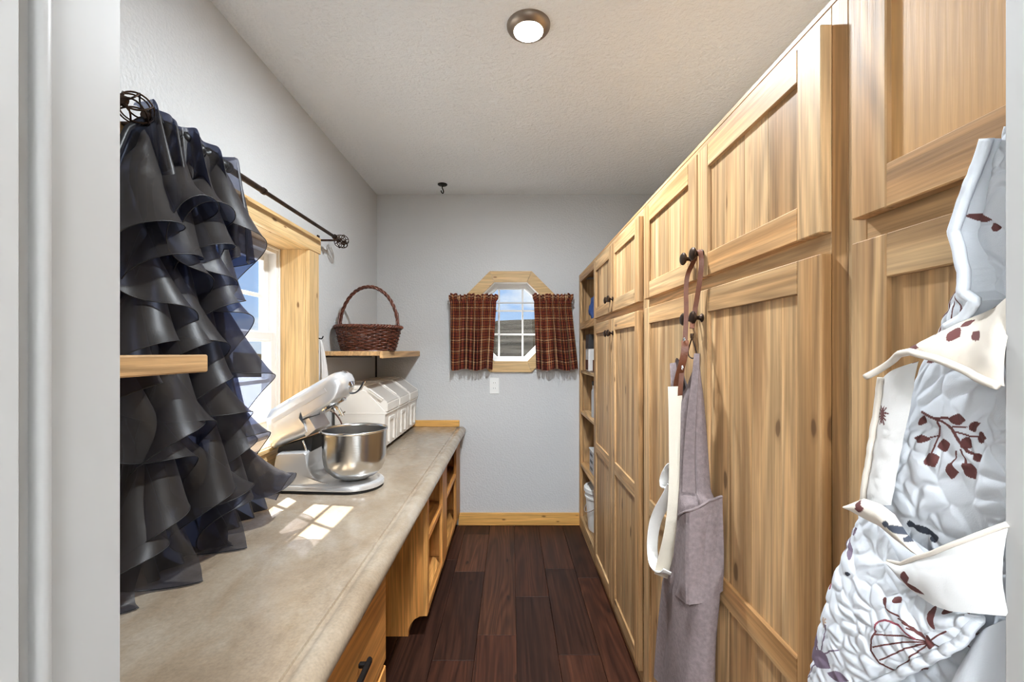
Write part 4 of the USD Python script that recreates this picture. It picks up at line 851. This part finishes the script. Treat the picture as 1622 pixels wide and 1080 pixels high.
LEAVES = [(1525, 664, 16, 8, 5, MAR), (1553, 675, 12, 7, -25, MAR), (1568, 693, 10, 8, 10, MAR), (1542, 702, 12, 9, 35, MAR), (1562, 725, 9, 6, 50, MAR), (1549, 746, 16, 9, 55, MAR), (1521, 746, 9, 11, 10, MAR), (1487, 729, 13, 11, 60, MAR), (1506, 705, 11, 9, -10, MAR), (1468, 695, 13, 6, 5, MAR), (1466, 666, 7, 8, 30, MAR),
          (1370, 822, 6, 7, 20, PUR), (1357, 838, 6, 6, 0, PUR), (1377, 842, 7, 6, 20, PUR), (1362, 860, 5, 12, -10, PUR), (1376, 872, 5, 14, -22, PUR), (1384, 710, 6, 22, 12, PUR),
          (1496, 915, 12, 9, 0, MAR), (1512, 932, 24, 4, 25, MAR), (1528, 978, 7, 17, -12, MAR), (1548, 967, 8, 6, 20, MAR), (1446, 955, 4, 9, -20, MAR), (1464, 950, 7, 5, 40, MAR), (1518, 1017, 7, 10, 10, MAR),
          (1316, 1015, 14, 28, 8, PUR), (1332, 1045, 22, 12, 40, PUR), (1295, 1058, 14, 14, 0, PUR), (1360, 1072, 18, 7, 20, PUR), (1300, 1030, 6, 20, -10, PUR),
          (1490, 548, 20, 5, 10, MAR), (1380, 909, 5, 3, 0, SLA), (1470, 840, 22, 5, 22, SLA), (1486, 852, 8, 6, 0, SLA), (1450, 830, 6, 5, 0, SLA), (1406, 806, 8, 5, 0, MAR), (1402, 798, 5, 5, 0, MAR), (1470, 568, 16, 5, -25, MAR), (1515, 575, 7, 5, 0, MAR), (1500, 456, 24, 8, 8, MAR), (1475, 520, 4, 10, 20, MAR),
          (1560, 345, 20, 6, 10, MAR), (1580, 360, 8, 6, 0, MAR), (1530, 510, 12, 6, -15, MAR), (1552, 530, 9, 10, 20, MAR), (1585, 532, 12, 7, 35, MAR), (1590, 480, 9, 8, 20, MAR), (1562, 512, 9, 4, -40, MAR)]
STEMS = [([(1462, 652), (1480, 660), (1500, 667), (1515, 680), (1530, 700), (1545, 715), (1562, 722)], 2.0, MAR), ([(1490, 662), (1510, 662)], 1.6, MAR), ([(1520, 684), (1545, 690), (1560, 692)], 1.4, MAR), ([(1494, 668), (1494, 690), (1488, 718)], 1.6, MAR), ([(1535, 712), (1545, 735)], 1.4, MAR), ([(1528, 715), (1523, 737)], 1.4, MAR), ([(1492, 690), (1475, 694)], 1.4, MAR), ([(1515, 676), (1540, 676)], 1.2, MAR),
         ([(1366, 826), (1366, 850), (1374, 868)], 1.2, PUR), ([(1436, 655), (1420, 655)], 1.0, MAR)]
for cx, cy, R, c, n in ((1423, 657, 17, MAR, 14), (1340, 915, 19, RED, 14), (1342, 985, 8, TAN, 8)):
    for k in range(n):
        a = k * 6.283 / n + .2; q = R * (.65 + .35 * ((k * 7) % 5) / 4)
        STEMS.append(([(cx, cy), (cx + q * .7 * math.cos(a), cy + q * math.sin(a))], 1.4, c))
for cx, cy, ends_ in ((1518, 1017, [(1446, 962), (1470, 980), (1430, 1005), (1425, 1025), (1432, 1045), (1455, 1060), (1550, 1000), (1490, 995), (1535, 1040)]), (1500, 456, [(1440, 470), (1450, 500), (1470, 530), (1500, 545), (1525, 530), (1540, 480), (1545, 455), (1540, 440), (1520, 405), (1535, 400)]), (1330, 1040, [(1310, 985), (1290, 1000), (1345, 990), (1365, 1030), (1300, 1075), (1285, 1060)])):
    for e in ends_:
        STEMS.append(([(cx, cy), ((cx + e[0]) / 2 + 4, (cy + e[1]) / 2 - 4), e], 1.3, MAR if cx > 1400 else PUR))
STEMS += [([(1432, 1000), (1424, 1012), (1420, 1030), (1430, 1050), (1450, 1062), (1470, 1058)], 1.6, MAR), ([(1430, 998), (1436, 985), (1450, 982), (1470, 990), (1500, 1012)], 1.6, RED)]
def print_color(Y, Z, base):
    px_ = 809 + 690 * QX / Y; py_ = 555 - 690 * (Z - EYE) / Y
    wob = 1.2 * (fbm(np.stack([px_ * .08, py_ * .08, 0 * px_], -1), 2, 9) - .5)
    col = np.broadcast_to(np.array(base), px_.shape + (3,)).copy()
    for pts, w, c in STEMS: col[onseg(px_ + wob, py_ + wob, pts, w)] = c
    for cx, cy, rx, ry, a, c in LEAVES: col[inell(px_ + wob, py_ + wob, cx, cy, rx, ry, a)] = c
    return col
def patch(name, A, B, nu, nv, x_fn, base, puffs, printed=True, parent=qa):
    """cloth between two outlines A and B (picture coordinates of the cloth's resting plane)"""
    A, B = resample(A, nv), resample(B, nv); u = np.linspace(0, 1, nu)[:, None, None]
    px2 = A[None] * (1 - u) + B[None] * u
    Y = QX * 690 / (px2[..., 0] - 809); Z = EYE - (px2[..., 1] - 555) * Y / 690
    pf = puff(Y, Z)
    U, V = np.meshgrid(np.linspace(0, 1, nu), np.linspace(0, 1, nv), indexing='ij')
    X = QX + x_fn(U, V, Y, Z) - puffs * pf
    col = print_color(Y, Z, base) if printed else np.broadcast_to(np.array(base), Y.shape + (3,)).copy()
    return part(name, grid(np.stack([X, Y, Z], -1)), quilt_mat, parent, smooth=True, attr={"print": col.reshape(-1, 3)}), np.stack([X, Y, Z], -1)
WHT, CRM = (.62, .65, .69), (.64, .58, .50)
left_edge = [(1594, 200), (1570, 262), (1546, 340), (1502, 432), (1455, 520), (1416, 600), (1400, 680), (1375, 745), (1332, 860), (1302, 950), (1285, 1040), (1281, 1100), (1280, 1160)]
inner = [(1650, 200), (1650, 600), (1650, 900), (1650, 1160)]
edge_roll = lambda U, V, Y, Z: .030 * np.exp(-U / .05) + .006 * np.sin(Z * 22 + Y * 10)
m_, Pm = patch('quilted_body', left_edge, inner, 340, 700, edge_roll, WHT, .0045)
part('edge_binding', tube(Pm[0, ::4] + [-.004, 0, 0], .0042, 8), quilt_mat, m_, smooth=True, attr={"print": np.tile(WHT, (len(Pm[0, ::4]) * 8 + 2, 1))})
# bound inner edge below the hook, then the flap, the folded band and the pocket
bib_a = [(1587, 219), (1560, 289), (1548, 316), (1531, 367), (1541, 398), (1548, 429), (1548, 464), (1568, 476), (1548, 503), (1521, 519)]
bib_b = [(1650, 219), (1650, 289), (1650, 316), (1650, 367), (1650, 400), (1650, 430), (1650, 464), (1650, 480), (1650, 503), (1650, 519)]
fl_, Pf = patch('inner_bib', bib_a, bib_b, 100, 220, lambda U, V, Y, Z: -.008 + .020 * np.clip(U * 3, 0, 1), WHT, .002)
part('bib_binding', tube(Pf[0, ::3] + [-.004, 0, 0], .0048, 8), quilt_mat, fl_, smooth=True, attr={"print": np.tile(WHT, (len(Pf[0, ::3]) * 8 + 2, 1))})
flap, Pg = patch('cream_flap', [(1471, 556), (1521, 524), (1552, 508), (1595, 484), (1650, 460)], [(1414, 597), (1471, 561), (1498, 557), (1533, 567), (1560, 580), (1595, 593), (1650, 612)], 60, 180, lambda U, V, Y, Z: -.012 - .016 * np.sin(U * 1.9) + .004 * np.sin(V * 12), CRM, .0008)
part('flap_binding', tube(Pg[-1, ::3] + [-.003, 0, 0], .0036, 8), quilt_mat, flap, smooth=True, attr={"print": np.tile(CRM, (len(Pg[-1, ::3]) * 8 + 2, 1))})
band_, Pb = patch('folded_band', [(1416, 598), (1408, 660), (1398, 720), (1386, 800)], [(1474, 572), (1460, 650), (1446, 715), (1430, 800)], 40, 150, lambda U, V, Y, Z: -.012 - .007 * np.sin(U * 3.14), (.66, .65, .63), .0012)
part('band_binding', tube(Pb[0, ::3] + [-.002, 0, 0], .0036, 8), quilt_mat, band_, smooth=True, attr={"print": np.tile(CRM, (len(Pb[0, ::3]) * 8 + 2, 1))})
pk_top = [(1372, 808), (1402, 819), (1427, 843), (1447, 885), (1472, 911), (1504, 931), (1545, 955), (1571, 964), (1592, 966)]
pk_bot = [(1281, 1140), (1330, 1120), (1380, 1098), (1440, 1076), (1490, 1052), (1530, 1034), (1556, 1018), (1572, 1000), (1592, 975)]
pk_, Pp = patch('pocket', pk_top, pk_bot, 360, 330, lambda U, V, Y, Z: -.016 - .014 * np.sin(np.clip(U, 0, 1) * 3.0) + .012 * np.exp(-V / .04), WHT, .0042)
part('pocket_binding', tube(Pp[-1, ::3] + [-.002, 0, 0], .0046, 8), quilt_mat, pk_, smooth=True, attr={"print": np.tile(WHT, (len(Pp[-1, ::3]) * 8 + 2, 1))})
patch('pocket_lining', [(1400, 812), (1430, 830), (1455, 850), (1490, 874), (1514, 884)], [(1402, 825), (1426, 850), (1440, 880), (1454, 892), (1512, 890)], 30, 80, lambda U, V, Y, Z: -.010 - .006 * U, WHT, 0)
hb_, Ph = patch('pocket_hem', [(1448, 889), (1480, 893), (1512, 884), (1545, 876), (1594, 856), (1650, 830)], [(1446, 891), (1472, 915), (1504, 935), (1545, 959), (1571, 968), (1650, 976)], 60, 160, lambda U, V, Y, Z: -.026 - .012 * np.sin(V * 3.14) - .005 * np.sin(U * 3.1), (.66, .66, .65), .0006)
part('hem_stitching', tube(Ph[0, ::3] + [-.001, 0, 0], .0022, 6), quilt_mat, hb_, smooth=True, attr={"print": np.tile(CRM, (len(Ph[0, ::3]) * 6 + 2, 1))})
patch('cream_tie', [(1376, 800), (1405, 789), (1435, 799), (1457, 815), (1478, 845), (1512, 882)], [(1378, 807), (1402, 820), (1430, 833), (1455, 853), (1488, 876), (1512, 886)], 24, 120, lambda U, V, Y, Z: -.026 - .006 * np.sin(U * 3.14), CRM, 0)
patch('hanging_tie', [(1562, 1012), (1540, 1060), (1520, 1110), (1505, 1160)], [(1650, 960), (1650, 1040), (1650, 1100), (1650, 1160)], 40, 60, lambda U, V, Y, Z: -.010 - .006 * np.sin(U * 5 + V * 2), WHT, 0, printed=False)
